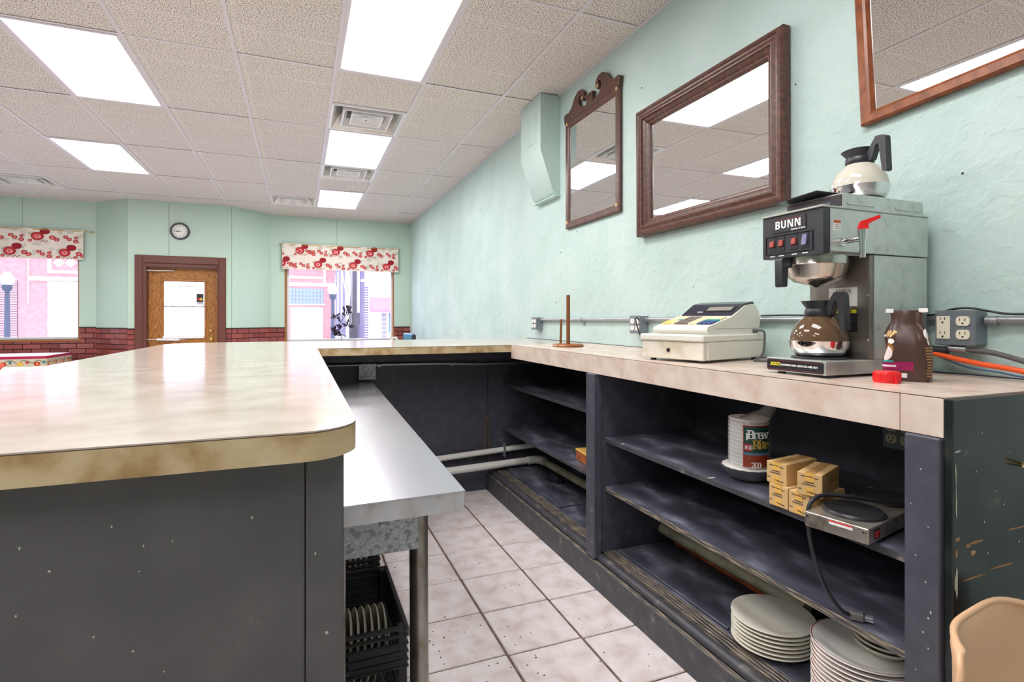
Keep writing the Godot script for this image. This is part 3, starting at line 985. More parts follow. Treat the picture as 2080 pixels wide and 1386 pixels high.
func chips(parent: Node3D, called: String, list: Array, ax: int, at: float, m: Material, seed_: int) -> void:
	# ragged flakes of bare paint lying on a flat face: [a, b, ra, rb] in the two other axes
	var r := RandomNumberGenerator.new()
	r.seed = seed_
	var s := st()
	for q in list:
		var n := 9
		var ring := []
		for k in n:
			var a := TAU * k / n
			var f := r.randf_range(0.55, 1.1)
			ring.append(Vector2(q[0] + cos(a) * q[2] * f, q[1] + sin(a) * q[3] * f))
		var pts := []
		for p in ring:
			var v := Vector3.ZERO
			v[ax] = at
			v[(ax + 1) % 3] = p.x
			v[(ax + 2) % 3] = p.y
			pts.append(v)
		var mid := Vector3.ZERO
		mid[ax] = at
		mid[(ax + 1) % 3] = q[0]
		mid[(ax + 2) % 3] = q[1]
		var nn := Vector3.ZERO
		nn[ax] = 1.0 if q.size() < 5 else q[4]
		for k in n: tri(s, mid, pts[k], pts[(k + 1) % n], nn, nn, nn)
	part(parent, called, s, m).set_meta("kind", "stuff")

func bar_counter() -> void:
	var at := Vector3(-0.3, 0, -2.5)
	var t := thing("bar_worktop", "L-shaped glossy beige laminate bar top with rounded corners", "countertop", Vector3(-0.3, TOP - 0.045, -2.5))
	O = Vector3(-0.3, TOP - 0.045, -2.5)
	var outline := [[v2(0.088, -0.848), 0.085], [v2(0.096, -3.215), 0.0], [v2(1.262, -3.19), 0.0], [v2(1.85, -3.19), 0.0], [v2(1.85, -4.30), 0.0], [v2(-0.825, -4.30), 0.27], [v2(-0.84, -0.852), 0.085]]
	XF = lay(0)
	var poly := rounded(outline, 8)
	var s := st()
	prism(s, poly, TOP - 0.0022, TOP)
	part(t, "laminate_top", s, mt.laminate)
	s = st()
	prism(s, poly, TOP - 0.045, TOP - 0.0036)
	part(t, "laminate_edge", s, mt.laminate_edge)
	s = st()
	prism(s, poly, TOP - 0.0036, TOP - 0.0022)
	part(t, "seam_line", s, mt.seam_brown)
	XF = Transform3D.IDENTITY
	O = at
	# base of the bar: end panel, customer side, cross panel; open on the staff side
	t = thing("bar_cabinet", "charcoal painted panel base under the beige bar top", "cabinet", at)
	pbox(t, "end_panel", Vector3(-0.80, 0, -0.915), Vector3(0.009, TOP - 0.045, -0.888), mt.panel_paint, 0.002)
	pbox(t, "corner_board", Vector3(0.010, 0, -0.930), Vector3(0.066, TOP - 0.045, -0.884), mt.panel_paint, 0.003)
	pbox(t, "customer_panel", Vector3(-0.80, 0, -4.10), Vector3(-0.775, TOP - 0.045, -0.915), mt.panel_paint, 0.002)
	rng.seed = 40
	var fl := []
	for k in 46: fl.append([rng.randf_range(-0.62, 0.06), rng.randf_range(0.45, 0.98), rng.randf_range(0.0008, 0.0024), rng.randf_range(0.0008, 0.0030), 1.0])
	fl.append([0.040, 0.735, 0.0035, 0.003, 1.0])
	fl.append([-0.03, 0.60, 0.0012, 0.05, 1.0])
	chips(t, "paint_flecks", fl, 2, -0.8833, mt.chip_pale, 4)
	t = thing("cross_cabinet", "charcoal painted panel closing the far side of the staff aisle", "cabinet", Vector3(0.5, 0, -3.65))
	O = Vector3(0.5, 0, -3.65)
	pbox(t, "panel", Vector3(-0.77, 0, -3.675), Vector3(1.262, TOP - 0.045, -3.645), mt.dark_paint, 0.002)
	pbox(t, "panel", Vector3(1.265, 0, -3.675), Vector3(1.84, TOP - 0.045, -3.645), mt.dark_paint, 0.002)
	pbox(t, "customer_panel", Vector3(-0.77, 0, -4.12), Vector3(1.84, TOP - 0.045, -4.10), mt.panel_paint, 0.002)
	pbox(t, "ledger", Vector3(0.07, TOP - 0.115, -3.62), Vector3(1.40, TOP - 0.046, -3.59), mt.dark_paint, 0.003)
	O = Vector3.ZERO
	# conduit and junction box under the ledger
	t = thing("low_conduit", "thin steel conduit under the far counter ledge", "conduit", Vector3(0.8, 0.92, -3.63))
	O = Vector3(0.8, 0.92, -3.63)
	ptube(t, "pipe", curve([Vector3(0.07, 0.925, -3.63), Vector3(0.36, 0.922, -3.63), Vector3(0.9, 0.917, -3.63), Vector3(1.2, 0.905, -3.63), Vector3(1.8, 0.90, -3.63)], 4), 0.010, mt.conduit, 10)
	for x in [0.48, 0.98]: ptube(t, "coupling", [Vector3(x, 0.921 - 0.01 * x, -3.63), Vector3(x + 0.03, 0.921 - 0.01 * x, -3.63)], 0.014, mt.conduit, 10)
	t = thing("junction_box", "square grey steel junction box under the far counter ledge", "junction box", Vector3(0.414, 0.828, -3.62))
	O = Vector3(0.414, 0.828, -3.62)
	pbox(t, "box", Vector3(0.362, 0.830, -3.645), Vector3(0.466, 0.930, -3.59), mt.galvanised, 0.004)
	pbox(t, "cover", Vector3(0.360, 0.828, -3.59), Vector3(0.468, 0.932, -3.586), mt.galvanised, 0.002)
	for q in [[0.368, 0.836], [0.46, 0.836], [0.368, 0.924], [0.46, 0.924]]:
		pbox(t, "screw", Vector3(q[0] - 0.004, q[1] - 0.004, -3.586), Vector3(q[0] + 0.004, q[1] + 0.004, -3.583), mt.conduit, 0.001)
	O = Vector3.ZERO

func service_counter() -> void:
	var at := Vector3(1.55, TOP - 0.085, -2.0)
	var t := thing("service_worktop", "beige laminate service counter top along the mint wall", "countertop", at)
	O = at
	pbox(t, "laminate_top", Vector3(1.268, TOP - 0.004, -3.188), Vector3(1.85, TOP, -0.713), mt.fascia)
	pbox(t, "core", Vector3(1.282, TOP - 0.04, -3.188), Vector3(1.849, TOP - 0.004, -0.714), mt.fascia)
	pbox(t, "fascia", Vector3(1.262, TOP - 0.085, -3.188), Vector3(1.282, TOP - 0.0018, -0.802), mt.fascia, 0.0008)
	pbox(t, "seam_line", Vector3(1.2625, TOP - 0.0018, -3.188), Vector3(1.282, TOP - 0.0004, -0.7135), mt.seam_brown)
	pbox(t, "fascia", Vector3(1.262, TOP - 0.085, -0.8005), Vector3(1.282, TOP - 0.0018, -0.713), mt.fascia, 0.0008)
	pbox(t, "caulk_line", Vector3(1.8455, TOP, -4.29), Vector3(1.8498, TOP + 0.0035, -0.713), mt.dark_paint, 0.001)
	at = Vector3(1.55, 0, -2.2)
	O = at
	t = thing("shelf_unit", "worn charcoal open shelving under the service counter", "shelving", at)
	pbox(t, "end_panel", Vector3(1.262, 0, -0.713), Vector3(1.848, TOP - 0.002, -0.695), mt.end_paint, 0.002)
	chips(t, "paint_scrapes", [[1.312, 0.746, .012, .005], [1.347, 0.75, .03, .004], [1.327, 0.728, .014, .008], [1.34, 0.676, .05, .004], [1.43, 0.683, .06, .004], [1.48, 0.758, .04, .003], [1.272, 0.735, .006, .012], [1.276, 0.765, .011, .006]], 2, -0.6945, mt.chip_bare, 9)
	chips(t, "pale_scrapes", [[1.271, 0.675, .006, .035], [1.270, 0.90, .0025, .03], [1.271, 0.84, .0025, .045], [1.277, 0.948, .012, .003], [1.44, 0.817, .003, .003], [1.369, 0.789, .003, .003], [1.496, 0.727, .003, .003], [1.38, 0.72, .003, .003], [1.41, 0.85, .002, .002], [1.34, 0.90, .002, .003], [1.46, 0.93, .002, .002], [1.36, 0.98, .003, .002], [1.33, 0.73, .006, .005]], 2, -0.6942, mt.chip_pale, 10)
	pbox(t, "post", Vector3(1.25, 0.0, -0.785), Vector3(1.29, TOP - 0.086, -0.7135), mt.dark_paint, 0.003)
	pbox(t, "post", Vector3(1.25, 0.125, -2.206), Vector3(1.29, TOP - 0.086, -2.129), mt.dark_paint, 0.003)
	pbox(t, "divider", Vector3(1.29, 0.15, -2.168), Vector3(1.845, TOP - 0.041, -2.140), mt.dark_paint, 0.002)
	pbox(t, "back_panel", Vector3(1.838, 0, -3.64), Vector3(1.849, TOP - 0.041, -0.714), mt.dark_paint)
	# plinth: kick board, rounded rail, grooved door track, deck
	pbox(t, "kick_board", Vector3(1.247, 0, -3.644), Vector3(1.266, 0.118, -0.786), mt.kick_paint, 0.002)
	pbox(t, "worn_rim", Vector3(1.248, 0.118, -3.644), Vector3(1.266, 0.1215, -0.786), mt.worn_edge, 0.001)
	var s := st()
	XF = Transform3D(Basis(Vector3.RIGHT, PI / 2), Vector3(0, 0, 0))
	XF = Transform3D.IDENTITY
	ptube(t, "front_rail", [Vector3(1.286, 0.128, -3.644), Vector3(1.286, 0.128, -0.786)], 0.020, mt.kick_paint, 12)
	for k in 4:
		pbox(t, "track_rib", Vector3(1.306 + k * 0.015, 0.12, -3.642), Vector3(1.313 + k * 0.015, 0.152, -0.786), mt.worn_edge, 0.0015)
	pbox(t, "track_bed", Vector3(1.30, 0.10, -3.643), Vector3(1.365, 0.138, -0.787), mt.kick_paint)
	pbox(t, "deck", Vector3(1.362, 0.125, -3.642), Vector3(1.837, 0.152, -2.17), mt.shelf_paint, 0.002)
	pbox(t, "deck", Vector3(1.362, 0.125, -2.138), Vector3(1.837, 0.152, -0.787), mt.shelf_paint, 0.002)
	pbox(t, "loose_board", Vector3(1.372, 0.1525, -3.60), Vector3(1.58, 0.163, -2.72), mt.shelf_paint, 0.002)
	pbox(t, "loose_board", Vector3(1.372, 0.1525, -2.12), Vector3(1.60, 0.160, -1.44), mt.shelf_paint, 0.002)
	# shelves
	for q in [[1.37, 0.762, -3.642, -2.17], [1.37, 0.442, -3.642, -2.17], [1.31, 0.677, -2.138, -0.715], [1.31, 0.452, -2.138, -0.715]]:
		XF = lay(0)
		s = st()
		prism(s, rounded([[v2(q[0], q[2]), 0.012], [v2(1.836, q[2]), 0.0], [v2(1.836, q[3]), 0.0], [v2(q[0], q[3]), 0.0]], 4), q[1] - 0.020, q[1])
		XF = Transform3D.IDENTITY
		part(t, "shelf", s, mt.shelf_paint)
		pbox(t, "shelf_nosing", Vector3(q[0] - 0.0015, q[1] - 0.019, q[2] + 0.014), Vector3(q[0] + 0.002, q[1] - 0.001, q[3] - 0.07), mt.worn_edge if q[1] < 0.5 and q[2] > -2.2 else mt.kick_paint, 0.0005)
	pbox(t, "cleat", Vector3(1.815, 0.585, -2.138), Vector3(1.837, 0.655, -0.715), mt.cleat, 0.002)
	pbox(t, "cleat", Vector3(1.815, 0.36, -2.138), Vector3(1.837, 0.43, -0.715), mt.cleat, 0.002)
	chips(t, "scuffs", [[-1.46, .677 + .0008, .006, .02], [-1.2, .6778, .004, .006], [-2.0, .6778, .01, .008]].map(func(q): return [q[0], 1.32, q[2], q[3]]), 1, 0.6776, mt.chip_pale, 20)
	chips(t, "post_flecks", [[0.90, -0.75, .003, .003], [0.82, -0.77, .003, .002], [0.78, -0.735, .003, .003], [0.71, -0.76, .003, .003], [0.66, -0.74, .004, .003], [0.60, -0.73, .006, .003], [0.585, -0.735, .004, .004], [0.55, -0.745, .004, .003], [0.46, -0.76, .003, .003], [0.52, -0.735, .004, .003], [0.40, -0.74, .004, .003], [0.30, -2.15, .008, .004], [0.60, -2.16, .005, .004], [0.70, -2.14, .004, .003], [0.50, -2.17, .005, .003], [0.20, -2.15, .008, .005]].map(func(q): return [q[0], q[1], q[2] * 0.7, q[3] * 0.7, -1.0]), 0, 1.2493, mt.chip_pale, 21)
	O = Vector3.ZERO
	# stick of wood on the deck and box on the middle shelf
	t = thing("wood_strip", "brown wooden strip lying at the back of the bottom shelf", "wood strip", Vector3(1.68, 0.152, -1.75))
	pbox(t, "strip", Vector3(-0.02, 0.0, -0.34), Vector3(0.02, 0.018, 0.3), mt.red_wood, 0.003)
	t = thing("wood_block", "reddish wooden block with a pale lid on the far middle shelf", "box", Vector3(1.47, 0.442, -2.44), -6)
	pbox(t, "block", Vector3(-0.055, 0.0, -0.20), Vector3(0.10, 0.05, 0.20), mt.red_wood, 0.003)
	pbox(t, "lid", Vector3(-0.058, 0.05, -0.203), Vector3(0.103, 0.062, 0.203), mt.carton_patch, 0.003)
	# waste pipes
	t = thing("waste_pipe", "upper white plastic waste pipe along the far panel", "pipe", Vector3(0.9, 0.25, -3.6))
	O = Vector3(0.9, 0.25, -3.6)
	ptube(t, "pipe", [Vector3(0.45, 0.245, -3.60), Vector3(1.60, 0.297, -3.60)], 0.020, mt.pvc, 14)
	var bs := st()
	box(bs, Vector3(1.36, 0.235, -3.622), Vector3(1.375, 0.335, -3.574), 0.003)
	part(t, "strap", bs, mt.box_steel)
	t = thing("drain_pipe", "lower white plastic drain pipe turning in under the shelves", "pipe", Vector3(0.9, 0.18, -3.54))
	O = Vector3(0.9, 0.18, -3.54)
	ptube(t, "pipe", [Vector3(0.45, 0.176, -3.54), Vector3(1.56, 0.207, -3.54)], 0.025, mt.pvc, 16)
	ptube(t, "elbow", curve([Vector3(1.53, 0.206, -3.54), Vector3(1.58, 0.208, -3.535), Vector3(1.612, 0.209, -3.505), Vector3(1.618, 0.21, -3.45)], 5), 0.029, mt.pvc, 16)
	ptube(t, "long_run", [Vector3(1.618, 0.21, -3.46), Vector3(1.63, 0.213, -2.172)], 0.025, mt.pvc_old, 16)
	ptube(t, "long_run", [Vector3(1.632, 0.213, -2.136), Vector3(1.64, 0.216, -1.35)], 0.025, mt.pvc_old, 16)
	t = thing("dark_rag", "crumpled dark rag lying against the drain pipe", "rag", Vector3(1.565, 0.163, -3.18))
	O = Vector3.ZERO
	var rs := st()
	var rn := FastNoiseLite.new()
	rn.seed = 3
	rn.frequency = 9.0
	for i in 10:
		for k in 14:
			var P := []
			for q in [[i, k], [i, k + 1], [i + 1, k + 1], [i + 1, k]]:
				var th: float = PI * 0.5 * q[0] / 10.0
				var ph: float = TAU * (q[1] % 14) / 14.0
				var d := Vector3(sin(th) * cos(ph), cos(th), sin(th) * sin(ph))
				P.append(d * Vector3(0.05, 0.032, 0.09) * (1.0 + 0.45 * rn.get_noise_3dv(d)))
			face(rs, P, P[0] + P[2])
	part(t, "cloth", rs, mt.dark_vinyl)
	# chain on a hook
	t = thing("chain", "rusty chain looped down from a hook on the far panel", "chain", Vector3(1.245, 0.53, -3.628))
	ptube(t, "hook", curve([Vector3(0.01, 0.0, -0.02), Vector3(0.01, 0.005, 0.0), Vector3(0.01, -0.012, 0.008)], 3), 0.003, mt.iron, 6)
	var ls := st()
	var ring := []
	for k in 13: ring.append(Vector3(cos(TAU * k / 12) * 0.007, sin(TAU * k / 12) * 0.014, 0))
	tube(ls, ring, 0.0022, 5)
	ls.set_material(mt.iron)
	var link := ls.commit()
	for strand in 2:
		var n := 13 if strand == 0 else 16
		for k in n:
			var f := float(k) / n
			var x := (-0.014 * sin(f * PI) if strand == 0 else 0.012 + 0.012 * f)
			var p := part_mesh(t, "link", link, "", Vector3(x, -0.015 - k * 0.0215, 0.004))
			p.rotation = Vector3(0, PI / 2 * (k % 2) + 0.3, 0.12 * (k % 3 - 1))

func steel_table() -> void:
	var at := Vector3(0.25, 0, -2.4)
	var t := thing("steel_table", "stainless steel work table inside the bar", "table", at)
	O = at
	var H := 0.815
	XF = lay(0)
	var s := st()
	prism(s, PackedVector2Array([v2(0.080, -1.223), v2(0.369, -1.229), v2(0.443, -3.60), v2(0.094, -3.60)]), H - 0.003, H)
	part(t, "table_top", s, mt.table_steel)
	s = st()
	prism(s, PackedVector2Array([v2(0.080, -1.225), v2(0.367, -1.231), v2(0.367, -1.26), v2(0.080, -1.26)]), H - 0.047, H - 0.003)
	prism(s, PackedVector2Array([v2(0.337, -1.26), v2(0.367, -1.26), v2(0.441, -3.598), v2(0.41, -3.598)]), H - 0.047, H - 0.003)
	part(t, "turned_edge", s, mt.steel_edge)
	XF = Transform3D.IDENTITY
	pbox(t, "channel", Vector3(0.075, H - 0.132, -1.262), Vector3(0.262, H - 0.047, -1.255), mt.galvanised, 0.001)
	for q in [[0.175, H - 0.065], [0.215, H - 0.062], [0.20, H - 0.082]]:
		XF = Transform3D(Basis(Vector3.RIGHT, PI / 2), Vector3(q[0], q[1], -1.255))
		s = st()
		lathe(s, [Vector2(0.0045, 0), Vector2(0.004, 0.002), Vector2(0, 0.003)], 10)
		part(t, "rivet", s, mt.conduit)
	XF = Transform3D.IDENTITY
	for q in [[0.268, -1.285], [0.10, -1.60], [0.40, -3.52], [0.13, -3.52]]:
		ptube(t, "leg", [Vector3(q[0] + 0.004, 0, q[1]), Vector3(q[0], H - 0.047, q[1])], 0.0225, mt.leg_steel, 18)
	O = Vector3.ZERO

func dish_crate(at: Vector3, label: String, w: float, d: float) -> void:
	var t := thing("dish_crate", label, "crate", at, 0.0, "black crates under the steel table")
	var h := 0.28
	var th := 0.010
	var m: Material = mt.black_crate
	for q in [[0.0, 0.012], [0.10, 0.012], [0.155, 0.006], [0.175, 0.006], [0.20, 0.006], [0.225, 0.006], [0.25, 0.008], [0.27, 0.012]]:
		var y: float = q[0]
		var e := 0.004 if y > 0.15 else 0.0
		for r in [[-w / 2 - e, -w / 2 + th, -d / 2 - e, d / 2 + e], [w / 2 - th, w / 2 + e, -d / 2 - e, d / 2 + e]]:
			pbox(t, "side_rib", Vector3(r[0], y, r[2]), Vector3(r[1], y + q[1], r[3]), m, 0.002)
		for r in [[-d / 2 - e, -d / 2 + th], [d / 2 - th, d / 2 + e]]:
			pbox(t, "end_rib", Vector3(-w / 2 + th, y, r[0]), Vector3(w / 2 - th, y + q[1], r[1]), m, 0.002)
	for sx in [-1, 1]:
		for sz in [-1, 1]:
			pbox(t, "corner", Vector3(sx * (w / 2 - 0.03), 0, sz * (d / 2 - 0.03)), Vector3(sx * w / 2, h, sz * d / 2), m, 0.004)
	for z in [-d / 2 + 0.004, d / 2 - 0.004]:
		pbox(t, "end_web", Vector3(-w / 2 + 0.02, 0.155, z - 0.003), Vector3(w / 2 - 0.02, 0.275, z + 0.003), m) if z < 0 else pbox(t, "end_web", Vector3(-0.02, 0.155, z - 0.003), Vector3(w / 2 - 0.02, 0.23, z + 0.003), m)
	for x in [-w / 2 + 0.004, w / 2 - 0.004]:
		pbox(t, "side_web", Vector3(x - 0.003, 0.155, -d / 2 + 0.02), Vector3(x + 0.003, 0.275, d / 2 - 0.02), m)
	# diagonal lattice below
	for k in 5:
		for sg in [-1, 1]:
			var x := -w / 2 + 0.05 + k * (w - 0.1) / 4.0
			for z in [-d / 2 + 0.004, d / 2 - 0.004]:
				ptube(t, "lattice", [Vector3(clampf(x - sg * 0.035, -w / 2, w / 2), 0.01, z), Vector3(clampf(x + sg * 0.035, -w / 2, w / 2), 0.155, z)], 0.004, m, 5)
			var zz := -d / 2 + 0.05 + k * (d - 0.1) / 4.0
			for xx in [-w / 2 + 0.004, w / 2 - 0.004]:
				ptube(t, "lattice", [Vector3(xx, 0.01, clampf(zz - sg * 0.035, -d / 2, d / 2)), Vector3(xx, 0.155, clampf(zz + sg * 0.035, -d / 2, d / 2))], 0.004, m, 5)
	pbox(t, "bottom", Vector3(-w / 2 + 0.01, 0.0, -d / 2 + 0.01), Vector3(w / 2 - 0.01, 0.006, d / 2 - 0.01), m)

func plate_profile(r: float) -> Array:
	return [Vector2(0.0, 0.004), Vector2(r * 0.62, 0.004), Vector2(r * 0.70, 0.007), Vector2(r * 0.95, 0.016), Vector2(r, 0.0195), Vector2(r * 0.995, 0.023), Vector2(r * 0.94, 0.0215), Vector2(r * 0.70, 0.0125), Vector2(r * 0.62, 0.009), Vector2(0.0, 0.009)]

func crates_and_plates() -> void:
	dish_crate(Vector3(0.155, 0.0, -1.865), "black plastic crate full of upright plates behind the table leg", 0.31, 0.43)
	dish_crate(Vector3(0.14, 0.0, -2.36), "black plastic crate farther back, behind the nearer plate crate", 0.31, 0.40)
	# plates on edge
	var src: Node3D = null
	for k in 22:
		var row := k / 11
		var i := k % 11
		var at := Vector3(0.052 + i * 0.0212, 0.160 if row == 0 else 0.165, -1.795 if row == 0 else -2.33)
		var lb := "cream plate on edge in the nearer crate, %s from the aisle side" % ORD[10 - i] if row == 0 else "cream plate on edge in the farther crate, %s from the aisle side" % ORD[10 - i]
		var gp := "plates on edge in the nearer crate" if row == 0 else "plates on edge in the farther crate"
		if src == null:
			src = thing("upright_plate", lb, "plate", at, 0, gp)
			XF = Transform3D(Basis(Vector3.BACK, PI / 2 - 0.12), Vector3.ZERO)
			plathe(src, "dish", plate_profile(0.118), mt.china_cream, Vector3.ZERO, 40)
			XF = Transform3D.IDENTITY
		else:
			copy_of(src, at, 0, lb, gp)

func shelf_plates() -> void:
	# two stacks on the bottom shelf; each plate is its own thing
	var y0 := 0.1535
	var src: Node3D = null
	for k in 7:
		var lb := "%s cream plate from the top of the shorter stack" % ORD[6 - k]
		if k == 6: lb = "topmost plain cream plate of the shorter stack, bottom shelf"
		if k == 0: lb = "lowest plate of the shorter stack, resting on the bottom shelf"
		var at := Vector3(1.452 + 0.001 * (k % 3), y0 + k * 0.0125, -1.325 + 0.001 * (k % 2))
		if src == null:
			src = thing("dinner_plate", lb, "plate", at, 0, "plates in the shorter stack")
			plathe(src, "dish", plate_profile(0.128), mt.china_cream, Vector3.ZERO, 48)
		else:
			copy_of(src, at, 0, lb, "plates in the shorter stack")
	var src2: Node3D = null
	for k in 13:
		var lb := "%s red-rimmed white plate from the top of the taller stack" % ORD[12 - k]
		if k == 12: lb = "topmost red-rimmed white plate of the taller stack, under small bowls"
		if k == 0: lb = "lowest red-rimmed plate of the taller stack, on the bottom shelf"
		var at := Vector3(1.452 + 0.001 * (k % 2), y0 + k * 0.0125, -1.015 + 0.001 * (k % 3))
		if src2 == null:
			src2 = thing("rimmed_plate", lb, "plate", at, 0, "plates in the taller stack")
			plathe(src2, "dish", plate_profile(0.132), mt.china, Vector3.ZERO, 48)
			plathe(src2, "rim_line", [Vector2(0.1298, 0.0231), Vector2(0.1275, 0.0226)], mt.stripe_red, Vector3.ZERO, 48)
		else:
			copy_of(src2, at, 0, lb, "plates in the taller stack")
	var src3: Node3D = null
	for k in 3:
		var lb: String = ["lowest of three small cream bowls on the taller plate stack", "middle of three small cream bowls on the taller plate stack", "uppermost of three small cream bowls on the taller plate stack"][k]
		var at := Vector3(1.49 + 0.002 * k, y0 + 12 * 0.0125 + 0.010 + k * 0.012, -0.985)
		if src3 == null:
			src3 = thing("small_bowl", lb, "bowl", at, 0, "small bowls on the plate stack")
			plathe(src3, "dish", [Vector2(0, 0.002), Vector2(0.035, 0.002), Vector2(0.037, 0.0), Vector2(0.042, 0.0), Vector2(0.062, 0.018), Vector2(0.076, 0.026), Vector2(0.077, 0.030), Vector2(0.072, 0.0295), Vector2(0.058, 0.021), Vector2(0.04, 0.006), Vector2(0, 0.005)], mt.china_cream, Vector3.ZERO, 36)
		else:
			copy_of(src3, at, 0, lb, "small bowls on the plate stack")

# ---------------------------------------------------------------- things on the service counter
func towel_holder() -> void:
	var t := thing("towel_holder", "empty wooden paper towel holder with two upright rods", "towel holder", Vector3(1.50, TOP, -2.86))
	plathe(t, "base", [Vector2(0, 0), Vector2(0.090, 0), Vector2(0.094, 0.006), Vector2(0.090, 0.014), Vector2(0.080, 0.018), Vector2(0, 0.018)], mt.turned_wood, Vector3.ZERO, 40)
	ptube(t, "main_rod", [Vector3(0, 0.016, 0), Vector3(0, 0.31, 0)], 0.0115, mt.rod_wood, 16)
	ptube(t, "side_rod", [Vector3(-0.02, 0.016, -0.062), Vector3(-0.016, 0.165, -0.060)], 0.007, mt.rod_wood, 12)

func cash_register() -> void:
	var t := thing("cash_register", "off-white cash register with dark display hood on its drawer", "cash register", Vector3(1.56, TOP, -1.775), -75.2)
	# local: x along the front, z towards the front; drawer 0.295 wide, 0.42 deep
	var w := 0.1475
	for q in [[-0.11, 0.18], [0.125, 0.19], [-0.11, -0.17], [0.125, -0.17]]:
		plathe(t, "foot", [Vector2(0, 0), Vector2(0.012, 0), Vector2(0.010, 0.011), Vector2(0, 0.011)], mt.black_plastic, Vector3(q[0], 0, q[1]), 12)
	pbox(t, "drawer", Vector3(-w + 0.006, 0.010, 0.19), Vector3(w - 0.002, 0.078, 0.215), mt.register_drawer, 0.003)
	pbox(t, "drawer_case", Vector3(-w + 0.004, 0.010, -0.205), Vector3(w, 0.0795, 0.189), mt.register_case, 0.003)
	var s := st()
	XF = Transform3D(Basis(Vector3.UP, PI / 2), Vector3.ZERO)
	XF = Transform3D.IDENTITY
	box(s, Vector3(-w - 0.002, 0.0795, -0.21), Vector3(w + 0.002, 0.107, 0.222), 0.006)
	part(t, "lid", s, mt.register_case)
	XF = Transform3D(Basis(Vector3.RIGHT, PI / 2), Vector3(-0.01, 0.045, 0.215))
	plathe(t, "lock", [Vector2(0.008, 0.0), Vector2(0.0075, 0.003), Vector2(0.0, 0.002)], mt.slot, Vector3.ZERO, 14)
	XF = Transform3D.IDENTITY
	# body: side profile in (z, y), front at +z
	var prof := rounded([[Vector2(0.158, 0.107), 0.0], [Vector2(0.176, 0.124), 0.008], [Vector2(0.164, 0.136), 0.010], [Vector2(0.0, 0.176), 0.10], [Vector2(-0.10, 0.222), 0.07], [Vector2(-0.165, 0.230), 0.03], [Vector2(-0.214, 0.18), 0.06], [Vector2(-0.195, 0.107), 0.0]], 8)
	s = st()
	# lay the profile: x of the polygon -> local z
	var b := Basis(Vector3(0, 0, 1), Vector3(0, 1, 0), Vector3(-1, 0, 0))
	XF = Transform3D(b, Vector3.ZERO)
	prism(s, prof, -0.132, 0.118)
	XF = Transform3D.IDENTITY
	part(t, "body", s, mt.register_case)
	# seam around the lower case
	pbox(t, "case_seam", Vector3(0.1315, 0.128, -0.205), Vector3(0.1326, 0.1292, 0.12), mt.grey_print)
	# dark hood on the upper slope
	s = st()
	XF = Transform3D(b, Vector3.ZERO)
	prism(s, rounded([[Vector2(0.0, 0.172), 0.0], [Vector2(-0.010, 0.1835), 0.004], [Vector2(-0.095, 0.2300), 0.05], [Vector2(-0.168, 0.2400), 0.008], [Vector2(-0.176, 0.224), 0.0], [Vector2(-0.08, 0.200), 0.0]], 6), -0.124, 0.110)
	XF = Transform3D.IDENTITY
	part(t, "display_hood", s, mt.register_hood)
	var sl := atan2(0.0465, 0.085)
	XF = Transform3D(Basis(Vector3.RIGHT, sl), Vector3(0.045, 0.2085, -0.052))
	pbox(t, "display_window", Vector3(-0.055, -0.001, -0.016), Vector3(0.055, 0.0015, 0.016), mt.lcd)
	pbox(t, "display_mark", Vector3(-0.09, -0.001, 0.026), Vector3(-0.065, 0.0012, 0.030), mt.white_print)
	pbox(t, "display_bezel", Vector3(-0.065, -0.002, -0.024), Vector3(0.065, 0.0004, 0.022), mt.black_trim, 0.0005)
	# keyboard on the lower slope
	var ks := atan2(0.040, 0.164)
	XF = Transform3D(Basis(Vector3.RIGHT, ks), Vector3(0.007, 0.1565, 0.082))
	for r in 5:
		for c in 11:
			var x := -0.105 + c * 0.0210
			var z := -0.054 + r * 0.0235
			var m: Material = mt.key_cream
			if c < 2: m = mt.key_yellow if r > 2 else mt.key_cream
			elif c == 2 and r == 2: m = mt.key_teal
			elif c >= 3 and c <= 5: m = mt.key_brown
			elif c >= 8 and r >= 3: m = mt.key_blue
			elif c >= 8 and r == 2: m = mt.key_teal
			elif r == 0 and c > 6: m = mt.key_cream
			pbox(t, "key", Vector3(x - 0.0092, 0, z - 0.0102), Vector3(x + 0.0092, 0.006, z + 0.0102), m, 0.0015)
	XF = Transform3D.IDENTITY
	ptube(t, "cord_grommet", [Vector3(0.13, 0.118, -0.155), Vector3(0.15, 0.118, -0.155)], 0.008, mt.cord_grey, 8)
	ptube(t, "cord", curve([Vector3(0.145, 0.118, -0.155), Vector3(0.168, 0.118, -0.165), Vector3(0.172, 0.09, -0.17), Vector3(0.168, 0.03, -0.165), Vector3(0.165, 0.006, -0.13), Vector3(0.19, 0.005, -0.06), Vector3(0.235, 0.005, -0.05), Vector3(0.29, 0.005, -0.10), Vector3(0.32, 0.005, -0.17)], 5), 0.0045, mt.cord_grey, 7)

